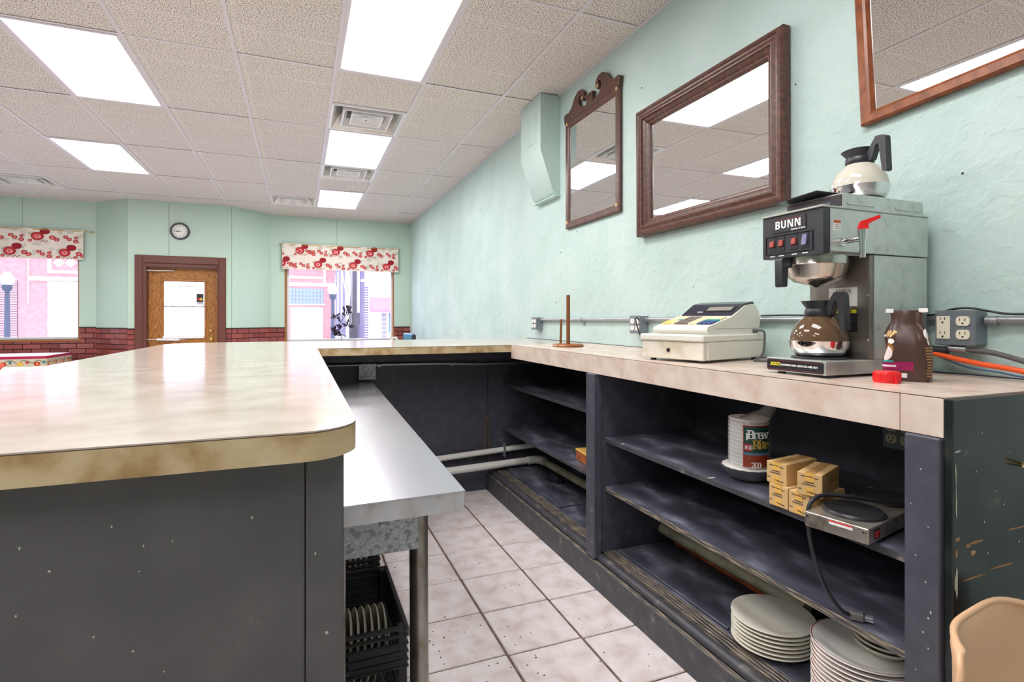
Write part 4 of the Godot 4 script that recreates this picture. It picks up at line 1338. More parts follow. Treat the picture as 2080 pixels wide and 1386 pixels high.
func coffee_pot(at: Vector3, turn: float, label: String, glass: Material) -> Node3D:
	var t := thing("coffee_pot", label, "coffee pot", at, turn, "glass coffee pots")
	plathe(t, "steel_base", [Vector2(0, 0), Vector2(0.060, 0), Vector2(0.068, 0.006), Vector2(0.078, 0.026), Vector2(0.081, 0.042), Vector2(0.0825, 0.046), Vector2(0.0795, 0.047), Vector2(0.0, 0.046)], mt.chrome, Vector3.ZERO, 48)
	plathe(t, "glass_bowl", [Vector2(0.0785, 0.046), Vector2(0.078, 0.058), Vector2(0.074, 0.074), Vector2(0.066, 0.090), Vector2(0.055, 0.104), Vector2(0.043, 0.115), Vector2(0.036, 0.121)], glass, Vector3.ZERO, 48)
	plathe(t, "collar", [Vector2(0.037, 0.116), Vector2(0.0395, 0.118), Vector2(0.039, 0.138), Vector2(0.036, 0.142), Vector2(0.034, 0.142)], mt.black_plastic, Vector3.ZERO, 36)
	# flared spout leaning out to -x
	var s := st()
	var rings := []
	for i in 4:
		var f := i / 3.0
		var ring := []
		for k in 28:
			var a := TAU * k / 28
			var r := 0.033 + 0.006 * f
			var p := Vector3(cos(a) * r, 0.140 + 0.026 * f, sin(a) * r)
			if cos(a) < 0.2: p.x -= 0.020 * f * pow((0.2 - cos(a)) / 1.2, 1.2)
			ring.append(p)
		rings.append(ring)
	for i in 3:
		for k in 28:
			var a: Vector3 = rings[i][k]
			var b: Vector3 = rings[i][(k + 1) % 28]
			var c: Vector3 = rings[i + 1][(k + 1) % 28]
			var d: Vector3 = rings[i + 1][k]
			face(s, [a, b, c, d], Vector3(a.x, 0, a.z))
			face(s, [a * Vector3(.93, 1, .93), b * Vector3(.93, 1, .93), c * Vector3(.94, 1, .94), d * Vector3(.94, 1, .94)], -Vector3(a.x, 0, a.z))
	for k in 28:
		var c: Vector3 = rings[3][(k + 1) % 28]
		var d: Vector3 = rings[3][k]
		face(s, [d, c, c * Vector3(.94, 1, .94), d * Vector3(.94, 1, .94)], Vector3.UP)
	part(t, "spout", s, mt.black_plastic)
	# handle: strut up from the collar, grip down outside the bowl
	s = st()
	var prof := rounded([[Vector2(0.028, 0.142), 0.0], [Vector2(0.036, 0.118), 0.0], [Vector2(0.048, 0.124), 0.004], [Vector2(0.063, 0.166), 0.005], [Vector2(0.071, 0.164), 0.004], [Vector2(0.083, 0.078), 0.004], [Vector2(0.098, 0.075), 0.006], [Vector2(0.092, 0.186), 0.010], [Vector2(0.062, 0.190), 0.006]], 5)
	prism(s, prof, -0.011, 0.011)
	part(t, "handle", s, mt.black_plastic)
	return t

func coffee_brewer() -> void:
	var at := Vector3(1.58, TOP, -1.1625)
	var t := thing("coffee_brewer", "stainless coffee brewer with black control front on the service counter", "coffee maker", at, -90)
	var w := 0.1015
	# local z = front (room -x); front of base at z = 0.22
	for q in [[-0.07, 0.19], [0.085, 0.19], [-0.07, -0.19], [0.085, -0.19]]:
		plathe(t, "foot", [Vector2(0, 0), Vector2(0.012, 0), Vector2(0.012, 0.009), Vector2(0, 0.009)], mt.black_plastic, Vector3(q[0], 0, q[1]), 12)
	pbox(t, "base", Vector3(-w, 0.008, -0.215), Vector3(w, 0.048, 0.22), mt.brewer_steel, 0.002)
	var s := st()
	prism(s, rounded([[Vector2(-w + 0.004, 0.011), 0.006], [Vector2(w - 0.006, 0.011), 0.006], [Vector2(w - 0.006, 0.044), 0.006], [Vector2(-w + 0.004, 0.044), 0.006]], 4), 0.2195, 0.2215)
	part(t, "base_label", s, mt.black_trim)
	for y in [0.0145, 0.0405]: pbox(t, "label_line", Vector3(-w + 0.008, y - 0.0007, 0.2214), Vector3(w - 0.012, y + 0.0007, 0.2219), mt.maroon_print)
	pbox(t, "caution_flash", Vector3(-0.086, 0.0255, 0.2214), Vector3(-0.048, 0.0345, 0.222), mt.yellow_print)
	text(t, "caution_word", "▲ CAUTION", 0.0052, Vector3(-0.067, 0.030, 0.2222), mt.dark_print)
	text(t, "warning_line", "WARMERS AND SURFACES ARE HOT", 0.0056, Vector3(0.016, 0.0285, 0.2218), mt.white_print)
	plathe(t, "burner", [Vector2(0.078, 0.048), Vector2(0.078, 0.053), Vector2(0.072, 0.055), Vector2(0.0, 0.055)], mt.burner, Vector3(0, 0, 0.115), 40)
	# tower
	pbox(t, "tower_front", Vector3(-w + 0.003, 0.048, 0.020), Vector3(w - 0.003, 0.354, 0.037), mt.brewer_front, 0.002)
	pbox(t, "tower", Vector3(-w, 0.048, -0.219), Vector3(w, 0.354, 0.020), mt.brewer_steel, 0.002)
	for y in [0.105, 0.235]:
		XF = Transform3D(Basis(Vector3.RIGHT, PI / 2), Vector3(w - 0.008, y, 0.037))
		plathe(t, "screw", [Vector2(0.004, 0), Vector2(0.0035, 0.002), Vector2(0, 0.003)], mt.chrome, Vector3.ZERO, 10)
	XF = Transform3D.IDENTITY
	pbox(t, "name_card", Vector3(-0.03, 0.205, 0.037), Vector3(0.062, 0.262, 0.0378), mt.paper)
	text(t, "card_word", "BUNN", 0.013, Vector3(0.018, 0.250, 0.0380), mt.grey_print)
	pbox(t, "warning_label", Vector3(-0.02, 0.128, 0.037), Vector3(0.062, 0.198, 0.0378), mt.black_trim)
	pbox(t, "warning_flash", Vector3(-0.016, 0.184, 0.0377), Vector3(0.060, 0.195, 0.0383), mt.yellow_print)
	text(t, "warning_word", "CAUTION", 0.008, Vector3(0.022, 0.1895, 0.0385), mt.dark_print)
	for k in 7: pbox(t, "label_text_line", Vector3(-0.012, 0.138 + k * 0.006, 0.0377), Vector3(0.045 - (k * 7 % 4) * 0.006, 0.1395 + k * 0.006, 0.0381), mt.grey_print)
	# head
	pbox(t, "head", Vector3(-w - 0.002, 0.356, -0.220), Vector3(w + 0.002, 0.478, 0.205), mt.brewer_steel, 0.002)
	pbox(t, "head_lid", Vector3(-w - 0.004, 0.478, -0.222), Vector3(w + 0.004, 0.484, 0.240), mt.brewer_steel, 0.002)
	s = st()
	prism(s, rounded([[Vector2(-w - 0.002, 0.350), 0.006], [Vector2(w + 0.002, 0.350), 0.006], [Vector2(w + 0.002, 0.478), 0.003], [Vector2(-w - 0.002, 0.478), 0.003]], 3), 0.205, 0.232)
	var front := part(t, "control_front", s, mt.black_plastic)
	s = st()
	prism(s, rounded([[Vector2(-0.070, 0.426), 0.006], [Vector2(0.050, 0.426), 0.006], [Vector2(0.050, 0.470), 0.006], [Vector2(-0.070, 0.470), 0.006]], 4), 0.231, 0.2345)
	part(front, "badge", s, mt.black_trim)
	pbox(front, "badge_line", Vector3(-0.062, 0.463, 0.2344), Vector3(0.040, 0.4655, 0.235), mt.maroon_print)
	text(front, "maker_name", "BUNN", 0.0235, Vector3(-0.010, 0.4485, 0.2348), mt.white_print, "Droid Sans", true, 0.0012)
	text(front, "maker_mark", "®", 0.006, Vector3(0.028, 0.455, 0.2348), mt.white_print)
	text(front, "maker_line", "by Bunn-O-Matic", 0.0045, Vector3(0.026, 0.4305, 0.2348), mt.white_print)
	s = st()
	XF = Transform3D(Basis.IDENTITY, Vector3(-0.01, 0.3915, 0.232))
	frame_sweep(s, 0.166, 0.058, [Vector2(0, 0), Vector2(0.001, 0.003), Vector2(0.003, 0.003), Vector2(0.004, -0.001)])
	XF = Transform3D.IDENTITY
	part(front, "switch_bezel", s, mt.black_trim)
	var sx := [-0.067, -0.035, 0.010, 0.046]
	var words := ["LOWER", "UPPER", "REAR", "ON"]
	for k in 4:
		pbox(front, "switch_housing", Vector3(sx[k] - 0.013, 0.370, 0.2315), Vector3(sx[k] + 0.013, 0.416, 0.2335), mt.black_trim, 0.001)
		XF = Transform3D(Basis(Vector3.RIGHT, -0.18), Vector3(sx[k], 0.396, 0.234))
		pbox(front, "rocker_switch", Vector3(-0.008, -0.012 if k < 3 else -0.018, -0.003), Vector3(0.008, 0.008 if k < 3 else 0.014, 0.0035), mt.red_switch if k < 3 else mt.violet_switch, 0.0015)
		XF = Transform3D.IDENTITY
		pbox(front, "switch_print", Vector3(sx[k] - 0.009, 0.3555, 0.2318), Vector3(sx[k] + 0.009, 0.3583, 0.2324), mt.white_print)
	pbox(t, "caution_flash", Vector3(-0.055, 0.484, 0.205), Vector3(0.0, 0.4845, 0.238), mt.yellow_print)
	# side label and hot water tap on the near side
	pbox(t, "tap_label", Vector3(w + 0.002, 0.415, 0.165), Vector3(w + 0.0028, 0.444, 0.192), mt.paper)
	pbox(t, "tap_label_band", Vector3(w + 0.0025, 0.436, 0.165), Vector3(w + 0.0033, 0.444, 0.192), mt.orange_print)
	for k in 3: pbox(t, "tap_label_line", Vector3(w + 0.0025, 0.420 + k * 0.005, 0.169), Vector3(w + 0.0032, 0.4218 + k * 0.005, 0.188), mt.grey_print)
	var tap := Node3D.new()
	tap.name = "tap"
	t.add_child(tap)
	tap.position = Vector3(w + 0.002, 0.383, 0.165)
	tap.set_meta("label", "chrome hot water tap with a red lever")
	ptube(tap, "arm", [Vector3(0, 0, 0), Vector3(0.02, 0.002, -0.002), Vector3(0.055, 0.003, -0.005)], 0.008, mt.chrome, 12)
	ptube(tap, "nut", [Vector3(-0.001, 0, 0), Vector3(0.010, 0, 0)], 0.013, mt.chrome, 6)
	plathe(tap, "body", [Vector2(0, -0.050), Vector2(0.0075, -0.050), Vector2(0.0080, -0.012), Vector2(0.0125, 0.022), Vector2(0.0125, 0.027), Vector2(0, 0.027)], mt.chrome, Vector3(0.060, 0.0, -0.006), 20)
	s = st()
	XF = Transform3D(Basis(Vector3.UP, 0.95), Vector3(0.060, 0.027, -0.006))
	prism(s, rounded([[Vector2(-0.012, 0.0), 0.002], [Vector2(0.012, 0.0), 0.002], [Vector2(0.012, 0.014), 0.003], [Vector2(0.042, 0.029), 0.003], [Vector2(0.039, 0.037), 0.003], [Vector2(-0.006, 0.022), 0.006]], 3), -0.007, 0.007)
	XF = Transform3D.IDENTITY
	part(tap, "lever", s, mt.red_plastic)
	# brew funnel
	var fz := 0.130
	plathe(t, "funnel", [Vector2(0, 0.262), Vector2(0.006, 0.262), Vector2(0.010, 0.266), Vector2(0.062, 0.280), Vector2(0.075, 0.292), Vector2(0.084, 0.326), Vector2(0.086, 0.328), Vector2(0.085, 0.332), Vector2(0.086, 0.352), Vector2(0.090, 0.353), Vector2(0.0, 0.353)], mt.chrome_dull, Vector3(0.0, 0, fz), 48)
	s = st()
	var hb := Basis(Vector3(0, 0, 1), Vector3(0, 1, 0), Vector3(-1, 0, 0))
	XF = Transform3D(hb, Vector3(-0.032, 0, 0))
	prism(s, rounded([[Vector2(fz + 0.060, 0.350), 0.0], [Vector2(fz + 0.066, 0.318), 0.004], [Vector2(fz + 0.092, 0.322), 0.004], [Vector2(fz + 0.096, 0.262), 0.005], [Vector2(fz + 0.116, 0.262), 0.006], [Vector2(fz + 0.118, 0.350), 0.010]], 4), -0.013, 0.013)
	XF = Transform3D.IDENTITY
	part(t, "funnel_handle", s, mt.black_plastic)
	s = st()
	box(s, Vector3(-0.085, 0.350, 0.05), Vector3(-0.078, 0.356, 0.21))
	box(s, Vector3(0.078, 0.350, 0.05), Vector3(0.085, 0.356, 0.21))
	part(t, "funnel_rail", s, mt.brewer_front)
	# upper warmer
	pbox(t, "upper_warmer", Vector3(-w + 0.012, 0.484, -0.205), Vector3(w - 0.003, 0.526, 0.148), mt.brewer_steel, 0.002)
	pbox(t, "upper_label", Vector3(-w + 0.014, 0.488, 0.1475), Vector3(w - 0.006, 0.522, 0.1495), mt.black_trim, 0.0005)
	pbox(t, "upper_label_line", Vector3(-w + 0.016, 0.517, 0.1493), Vector3(w - 0.01, 0.5183, 0.150), mt.maroon_print)
	text(t, "upper_warning", "WARMERS ARE HOT", 0.0050, Vector3(0.03, 0.502, 0.1497), mt.grey_print)
	for z in [0.075, -0.13]:
		s = st()
		box(s, Vector3(w - 0.004, 0.492, z - 0.055), Vector3(w, 0.503, z + 0.055), 0.002)
		part(t, "louvre", s, mt.brewer_steel)
	plathe(t, "burner", [Vector2(0.078, 0.526), Vector2(0.078, 0.530), Vector2(0.070, 0.532), Vector2(0.0, 0.532)], mt.burner, Vector3(0, 0, -0.06), 40)
	s = st()
	XF = Transform3D(Basis(Vector3.BACK, 0.06), Vector3(-0.035, 0.531, 0.135))
	box(s, Vector3(-0.062, 0.0, -0.09), Vector3(0.085, 0.003, 0.055), 0.001)
	XF = Transform3D.IDENTITY
	part(t, "lid_plate", s, mt.black_trim)
	# pots
	coffee_pot(Vector3(1.462, TOP + 0.0555, -1.1625), -95, "coffee pot of brown stained glass on the lower warmer", mt.coffee_glass)
	coffee_pot(Vector3(1.64, TOP + 0.5325, -1.1625), -95, "coffee pot with milky glass on top of the brewer", mt.cream_glass)

func coffee_bag() -> void:
	var t := thing("coffee_bag", "opened brown foil coffee bag beside the brewer", "coffee bag", Vector3(1.53, TOP, -0.953), -62)
	var s := st()
	var noise := FastNoiseLite.new()
	noise.seed = 9
	noise.frequency = 14.0
	var prof := [[0.0, 0.052, 0.034], [0.01, 0.054, 0.036], [0.05, 0.053, 0.036], [0.09, 0.050, 0.034], [0.12, 0.050, 0.032], [0.140, 0.046, 0.026], [0.158, 0.036, 0.018], [0.175, 0.034, 0.014], [0.190, 0.036, 0.010]]
	var N := 64
	var P := []
	for i in prof.size():
		var row := []
		for k in N + 1:
			var a := TAU * (k % N) / N
			var ca := cos(a)
			var sa := sin(a)
			var p := Vector3(sign(ca) * pow(abs(ca), 0.45) * prof[i][1], prof[i][0], sign(sa) * pow(abs(sa), 0.45) * prof[i][2])
			var d := noise.get_noise_3dv(p) * 0.012 * (0.3 if i < 2 else 1.0)
			p += Vector3(ca, 0, sa) * d
			row.append(p)
		P.append(row)
	for i in prof.size() - 1:
		for k in N:
			var a: Vector3 = P[i][k]
			var b: Vector3 = P[i][k + 1]
			var c: Vector3 = P[i + 1][k + 1]
			var d: Vector3 = P[i + 1][k]
			var u0 := fposmod(1.0 - float(k) / N + 0.56, 1.0)
			var u1 := u0 - 1.0 / N
			var v0: float = 1.0 - prof[i][0] / 0.19
			var v1: float = 1.0 - prof[i + 1][0] / 0.19
			for q in [[a, u0, v0, i, k], [c, u1, v1, i + 1, k + 1], [d, u0, v1, i + 1, k], [a, u0, v0, i, k], [b, u1, v0, i, k + 1], [c, u1, v1, i + 1, k + 1]]:
				var up: Vector3 = P[min(q[3] + 1, prof.size() - 1)][q[4]] - P[max(q[3] - 1, 0)][q[4]]
				var rt: Vector3 = P[q[3]][(q[4] + 1) % N] - P[q[3]][(q[4] + N - 1) % N]
				var nn := up.cross(rt).normalized()
				if nn.dot(Vector3(q[0].x, 0, q[0].z)) < 0: nn = -nn
				vert(s, q[0], nn, Vector2(q[1], q[2]))
	part(t, "foil", s, mt.coffee_bag)
	pbox(t, "bottom", Vector3(-0.048, 0, -0.03), Vector3(0.048, 0.003, 0.03), mt.coffee_bag)
	pbox(t, "tin_tie", Vector3(-0.046, 0.183, 0.008), Vector3(-0.028, 0.194, 0.013), mt.white_print, 0.001)
	pbox(t, "tin_tie", Vector3(0.026, 0.184, 0.006), Vector3(0.046, 0.195, 0.012), mt.white_print, 0.001)
	t = thing("red_cap", "broken red plastic cap lying beside the coffee bag", "cap", Vector3(1.437, TOP, -0.945), 20)
	plathe(t, "cap", [Vector2(0.030, 0.0), Vector2(0.031, 0.003), Vector2(0.030, 0.026), Vector2(0.028, 0.030), Vector2(0.0, 0.030)], mt.red_plastic, Vector3.ZERO, 28)
	var rs := st()
	for k in 28:
		var a := TAU * k / 28
		XF = Transform3D(Basis(Vector3.UP, -a), Vector3(cos(a) * 0.0305, 0, sin(a) * 0.0305))
		box(rs, Vector3(-0.001, 0.004, -0.0012), Vector3(0.001, 0.025, 0.0012), 0.0004)
	XF = Transform3D.IDENTITY
	part(t, "grip_ribs", rs, mt.red_plastic)
	var fs := st()
	XF = Transform3D(Basis(Vector3.UP, 0.5), Vector3(-0.022, 0.0, 0.024))
	prism(fs, PackedVector2Array([Vector2(-0.008, 0.0), Vector2(0.018, 0.0), Vector2(0.020, 0.008), Vector2(0.0, 0.018)]), -0.002, 0.002)
	XF = Transform3D.IDENTITY
	part(t, "broken_flap", fs, mt.red_plastic)

# ---------------------------------------------------------------- on the wall
func receptacle(p: Node3D, at: Vector3, m: Material) -> void:
	# duplex outlet facing local +z
	for dy in [-0.0195, 0.0195]:
		var s := st()
		prism(s, rounded([[Vector2(at.x - 0.017, at.y + dy - 0.014), 0.010], [Vector2(at.x + 0.017, at.y + dy - 0.014), 0.010], [Vector2(at.x + 0.017, at.y + dy + 0.014), 0.010], [Vector2(at.x - 0.017, at.y + dy + 0.014), 0.010]], 4), at.z, at.z + 0.004)
		var r := part(p, "receptacle", s, m)
		for q in [[-0.007, 0.004], [0.006, 0.004]]:
			pbox(r, "slot", Vector3(at.x + q[0] - 0.001, at.y + dy + q[1] - 0.004, at.z + 0.0035), Vector3(at.x + q[0] + 0.001, at.y + dy + q[1] + 0.004, at.z + 0.0044), mt.slot)
		pbox(r, "ground_hole", Vector3(at.x - 0.0025, at.y + dy - 0.009, at.z + 0.0035), Vector3(at.x + 0.0025, at.y + dy - 0.0045, at.z + 0.0044), mt.slot, 0.0004)
	pbox(p, "cover_screw", Vector3(at.x - 0.003, at.y - 0.003, at.z), Vector3(at.x + 0.003, at.y + 0.003, at.z + 0.003), mt.conduit, 0.001)

func outlet_box(at: Vector3, label: String, gfci: bool, m: Material, depth := 0.055) -> void:
	# at: centre of the cover; box reaches back to the wall
	var t := thing("outlet_box", label, "outlet", at, -90, "surface outlet boxes")
	pbox(t, "box", Vector3(-0.050, -0.050, -depth), Vector3(0.050, 0.050, 0.0), mt.box_steel, 0.003)
	pbox(t, "cover", Vector3(-0.0515, -0.0515, 0.0), Vector3(0.0515, 0.0515, 0.003), mt.box_steel, 0.0015)
	if gfci:
		pbox(t, "safety_receptacle", Vector3(-0.046, -0.034, 0.003), Vector3(-0.010, 0.034, 0.007), m, 0.002)
		for dy in [-0.021, 0.021]:
			for x in [-0.035, -0.023]:
				pbox(t, "slot", Vector3(x - 0.001, dy + 0.002, 0.0065), Vector3(x + 0.001, dy + 0.010, 0.0074), mt.slot)
			pbox(t, "slot", Vector3(-0.0315, dy - 0.008, 0.0065), Vector3(-0.0265, dy - 0.003, 0.0074), mt.slot)
		for y in [0.002, -0.006]: pbox(t, "test_button", Vector3(-0.036, y, 0.0068), Vector3(-0.022, y + 0.003, 0.0078), m)
	else:
		receptacle(t, Vector3(-0.023, 0, 0.003), m)
	receptacle(t, Vector3(0.023, 0, 0.003), m)
	for q in [[-0.045, 0.045], [0.045, 0.045], [-0.045, -0.045], [0.045, -0.045]]:
		pbox(t, "cover_screw", Vector3(q[0] - 0.003, q[1] - 0.003, 0.003), Vector3(q[0] + 0.003, q[1] + 0.003, 0.005), mt.conduit, 0.001)

func wall_services() -> void:
	var t := thing("wall_conduit", "long steel conduit running along the mint wall above the counter", "conduit", Vector3(1.83, 1.222, -2.4))
	O = Vector3(1.83, 1.222, -2.4)
	var xw := 1.833
	for r in [[-3.965, -2.655], [-2.548, -1.040], [-0.925, 0.6]]:
		ptube(t, "pipe", [Vector3(xw, 1.217 if r[0] < -3 else 1.222, r[0]), Vector3(xw, 1.222 if r[1] < -2.6 else 1.224, r[1])], 0.0105, mt.conduit, 12)
	for z in [-3.95, -3.30, -2.665, -2.535, -0.91]:
		ptube(t, "coupling", [Vector3(xw, 1.2195, z - 0.014), Vector3(xw, 1.2195, z + 0.014)], 0.0145, mt.conduit, 12)
	for z in [-3.28, -1.52]:
		pbox(t, "strap", Vector3(1.838, 1.182, z - 0.010), Vector3(1.849, 1.232, z + 0.010), mt.conduit, 0.002)
	O = Vector3.ZERO
	outlet_box(Vector3(1.795, 1.187, -4.02), "small grey outlet box at the far end of the wall conduit", false, mt.receptacle_white)
	outlet_box(Vector3(1.795, 1.192, -2.597), "grey outlet box with four white sockets left of the register", false, mt.receptacle_white)
	outlet_box(Vector3(1.79, 1.199, -0.981), "large grey outlet box with ivory sockets right of the brewer", true, mt.ivory, 0.06)
	outlet_box(Vector3(1.79, 0.856, -1.137), "grey outlet box under the counter, half hidden by the end post", false, mt.ivory, 0.045)
	# cables
	t = thing("black_cable", "thin black cable lying along the top of the wall conduit", "cable", Vector3(1.825, 1.24, -1.2))
	O = Vector3(1.825, 1.24, -1.2)
	ptube(t, "cable", curve([Vector3(1.82, 1.238, -1.72), Vector3(1.825, 1.240, -1.60), Vector3(1.826, 1.238, -1.46), Vector3(1.825, 1.237, -1.25), Vector3(1.82, 1.237, -1.06), Vector3(1.80, 1.252, -1.0), Vector3(1.805, 1.256, -0.95), Vector3(1.822, 1.240, -0.88), Vector3(1.825, 1.238, -0.82), Vector3(1.826, 1.240, -0.70)], 5), 0.0035, mt.cord_black, 7)
	ptube(t, "drop", curve([Vector3(1.822, 1.236, -1.42), Vector3(1.80, 1.215, -1.39), Vector3(1.78, 1.14, -1.34), Vector3(1.78, 1.08, -1.30)], 5), 0.0035, mt.cord_grey, 7)
	ptube(t, "plug_loop", curve([Vector3(1.80, 1.21, -2.555), Vector3(1.77, 1.232, -2.55), Vector3(1.765, 1.20, -2.545), Vector3(1.79, 1.13, -2.54), Vector3(1.81, 1.07, -2.52)], 5), 0.0035, mt.cord_black, 7)
	t = thing("brewer_cord", "coiled dark power cord behind the brewer base", "cord", Vector3(1.72, TOP, -1.33))
	O = Vector3(1.72, TOP, -1.33)
	var coil := []
	for k in 31:
		var a := TAU * k / 12.0
		coil.append(Vector3(1.72 + cos(a) * 0.055, TOP + 0.008 + k * 0.0012, -1.325 + sin(a) * 0.035))
	ptube(t, "coil", coil, 0.0045, mt.cord_black, 7)
	t = thing("orange_cord", "bright orange extension cord sagging below the ivory outlets", "cord", Vector3(1.78, 1.10, -0.9))
	O = Vector3(1.78, 1.10, -0.9)
	ptube(t, "cord", curve([Vector3(1.79, 1.128, -1.10), Vector3(1.785, 1.120, -1.03), Vector3(1.78, 1.108, -0.97), Vector3(1.77, 1.098, -0.90), Vector3(1.765, 1.090, -0.83), Vector3(1.765, 1.082, -0.78), Vector3(1.765, 1.074, -0.70)], 5), 0.0075, mt.cord_orange, 10)
	ptube(t, "plug", [Vector3(1.79, 1.134, -1.08), Vector3(1.79, 1.130, -1.0)], 0.012, mt.cord_black, 10)
	t = thing("flexible_conduit", "grey flexible conduit with a connector below the ivory outlets", "conduit", Vector3(1.80, 1.12, -0.9))
	O = Vector3(1.80, 1.12, -0.9)
	ptube(t, "conduit", curve([Vector3(1.80, 1.136, -0.99), Vector3(1.80, 1.134, -0.93), Vector3(1.795, 1.128, -0.88), Vector3(1.785, 1.116, -0.83), Vector3(1.775, 1.100, -0.77), Vector3(1.77, 1.085, -0.70)], 5), 0.0075, mt.cord_grey, 10)
	ptube(t, "connector", [Vector3(1.80, 1.137, -1.0), Vector3(1.80, 1.135, -0.955)], 0.011, mt.conduit, 8)
	t = thing("blue_wire", "thin blue-grey wire hanging under the orange cord", "wire", Vector3(1.79, 1.07, -0.9))
	O = Vector3(1.79, 1.07, -0.9)
	ptube(t, "wire", curve([Vector3(1.80, 1.125, -1.06), Vector3(1.80, 1.100, -1.0), Vector3(1.80, 1.083, -0.95), Vector3(1.795, 1.078, -0.88), Vector3(1.79, 1.070, -0.82), Vector3(1.785, 1.063, -0.70)], 5), 0.0028, mt.cord_blue, 7)
	t = thing("wire_ends", "yellow wire ends poking out of the cabinet end panel", "wire", Vector3(1.50, 0.905, -0.694))
	O = Vector3(1.50, 0.905, -0.694)
	ptube(t, "strand", [Vector3(1.52, 0.895, -0.70), Vector3(1.485, 0.910, -0.675)], 0.003, mt.key_yellow, 6)
	ptube(t, "strand", [Vector3(1.52, 0.893, -0.70), Vector3(1.482, 0.900, -0.678)], 0.003, mt.key_cream, 6)
	O = Vector3.ZERO
	# boxed duct cover
	t = thing("duct_cover", "mint painted boxed duct with a slanting foot below the ceiling", "duct", Vector3(1.85, 2.16, -3.85))
	O = Vector3(1.85, 2.16, -3.85)
	var s := st()
	XF = Transform3D.IDENTITY
	prism(s, PackedVector2Array([Vector2(1.849, CEIL - 0.002), Vector2(1.686, CEIL - 0.002), Vector2(1.686, 2.50), Vector2(1.79, 2.20), Vector2(1.835, 2.165), Vector2(1.849, 2.16)]), -4.04, -3.66)
	part(t, "casing", s, mt.plaster)
	pbox(t, "access_panel", Vector3(1.683, 2.58, -3.93), Vector3(1.6865, 2.80, -3.74), mt.plaster, 0.001)
	pbox(t, "foot_flange", Vector3(1.80, 2.160, -4.05), Vector3(1.849, 2.170, -3.65), mt.plaster, 0.002)
	O = Vector3.ZERO

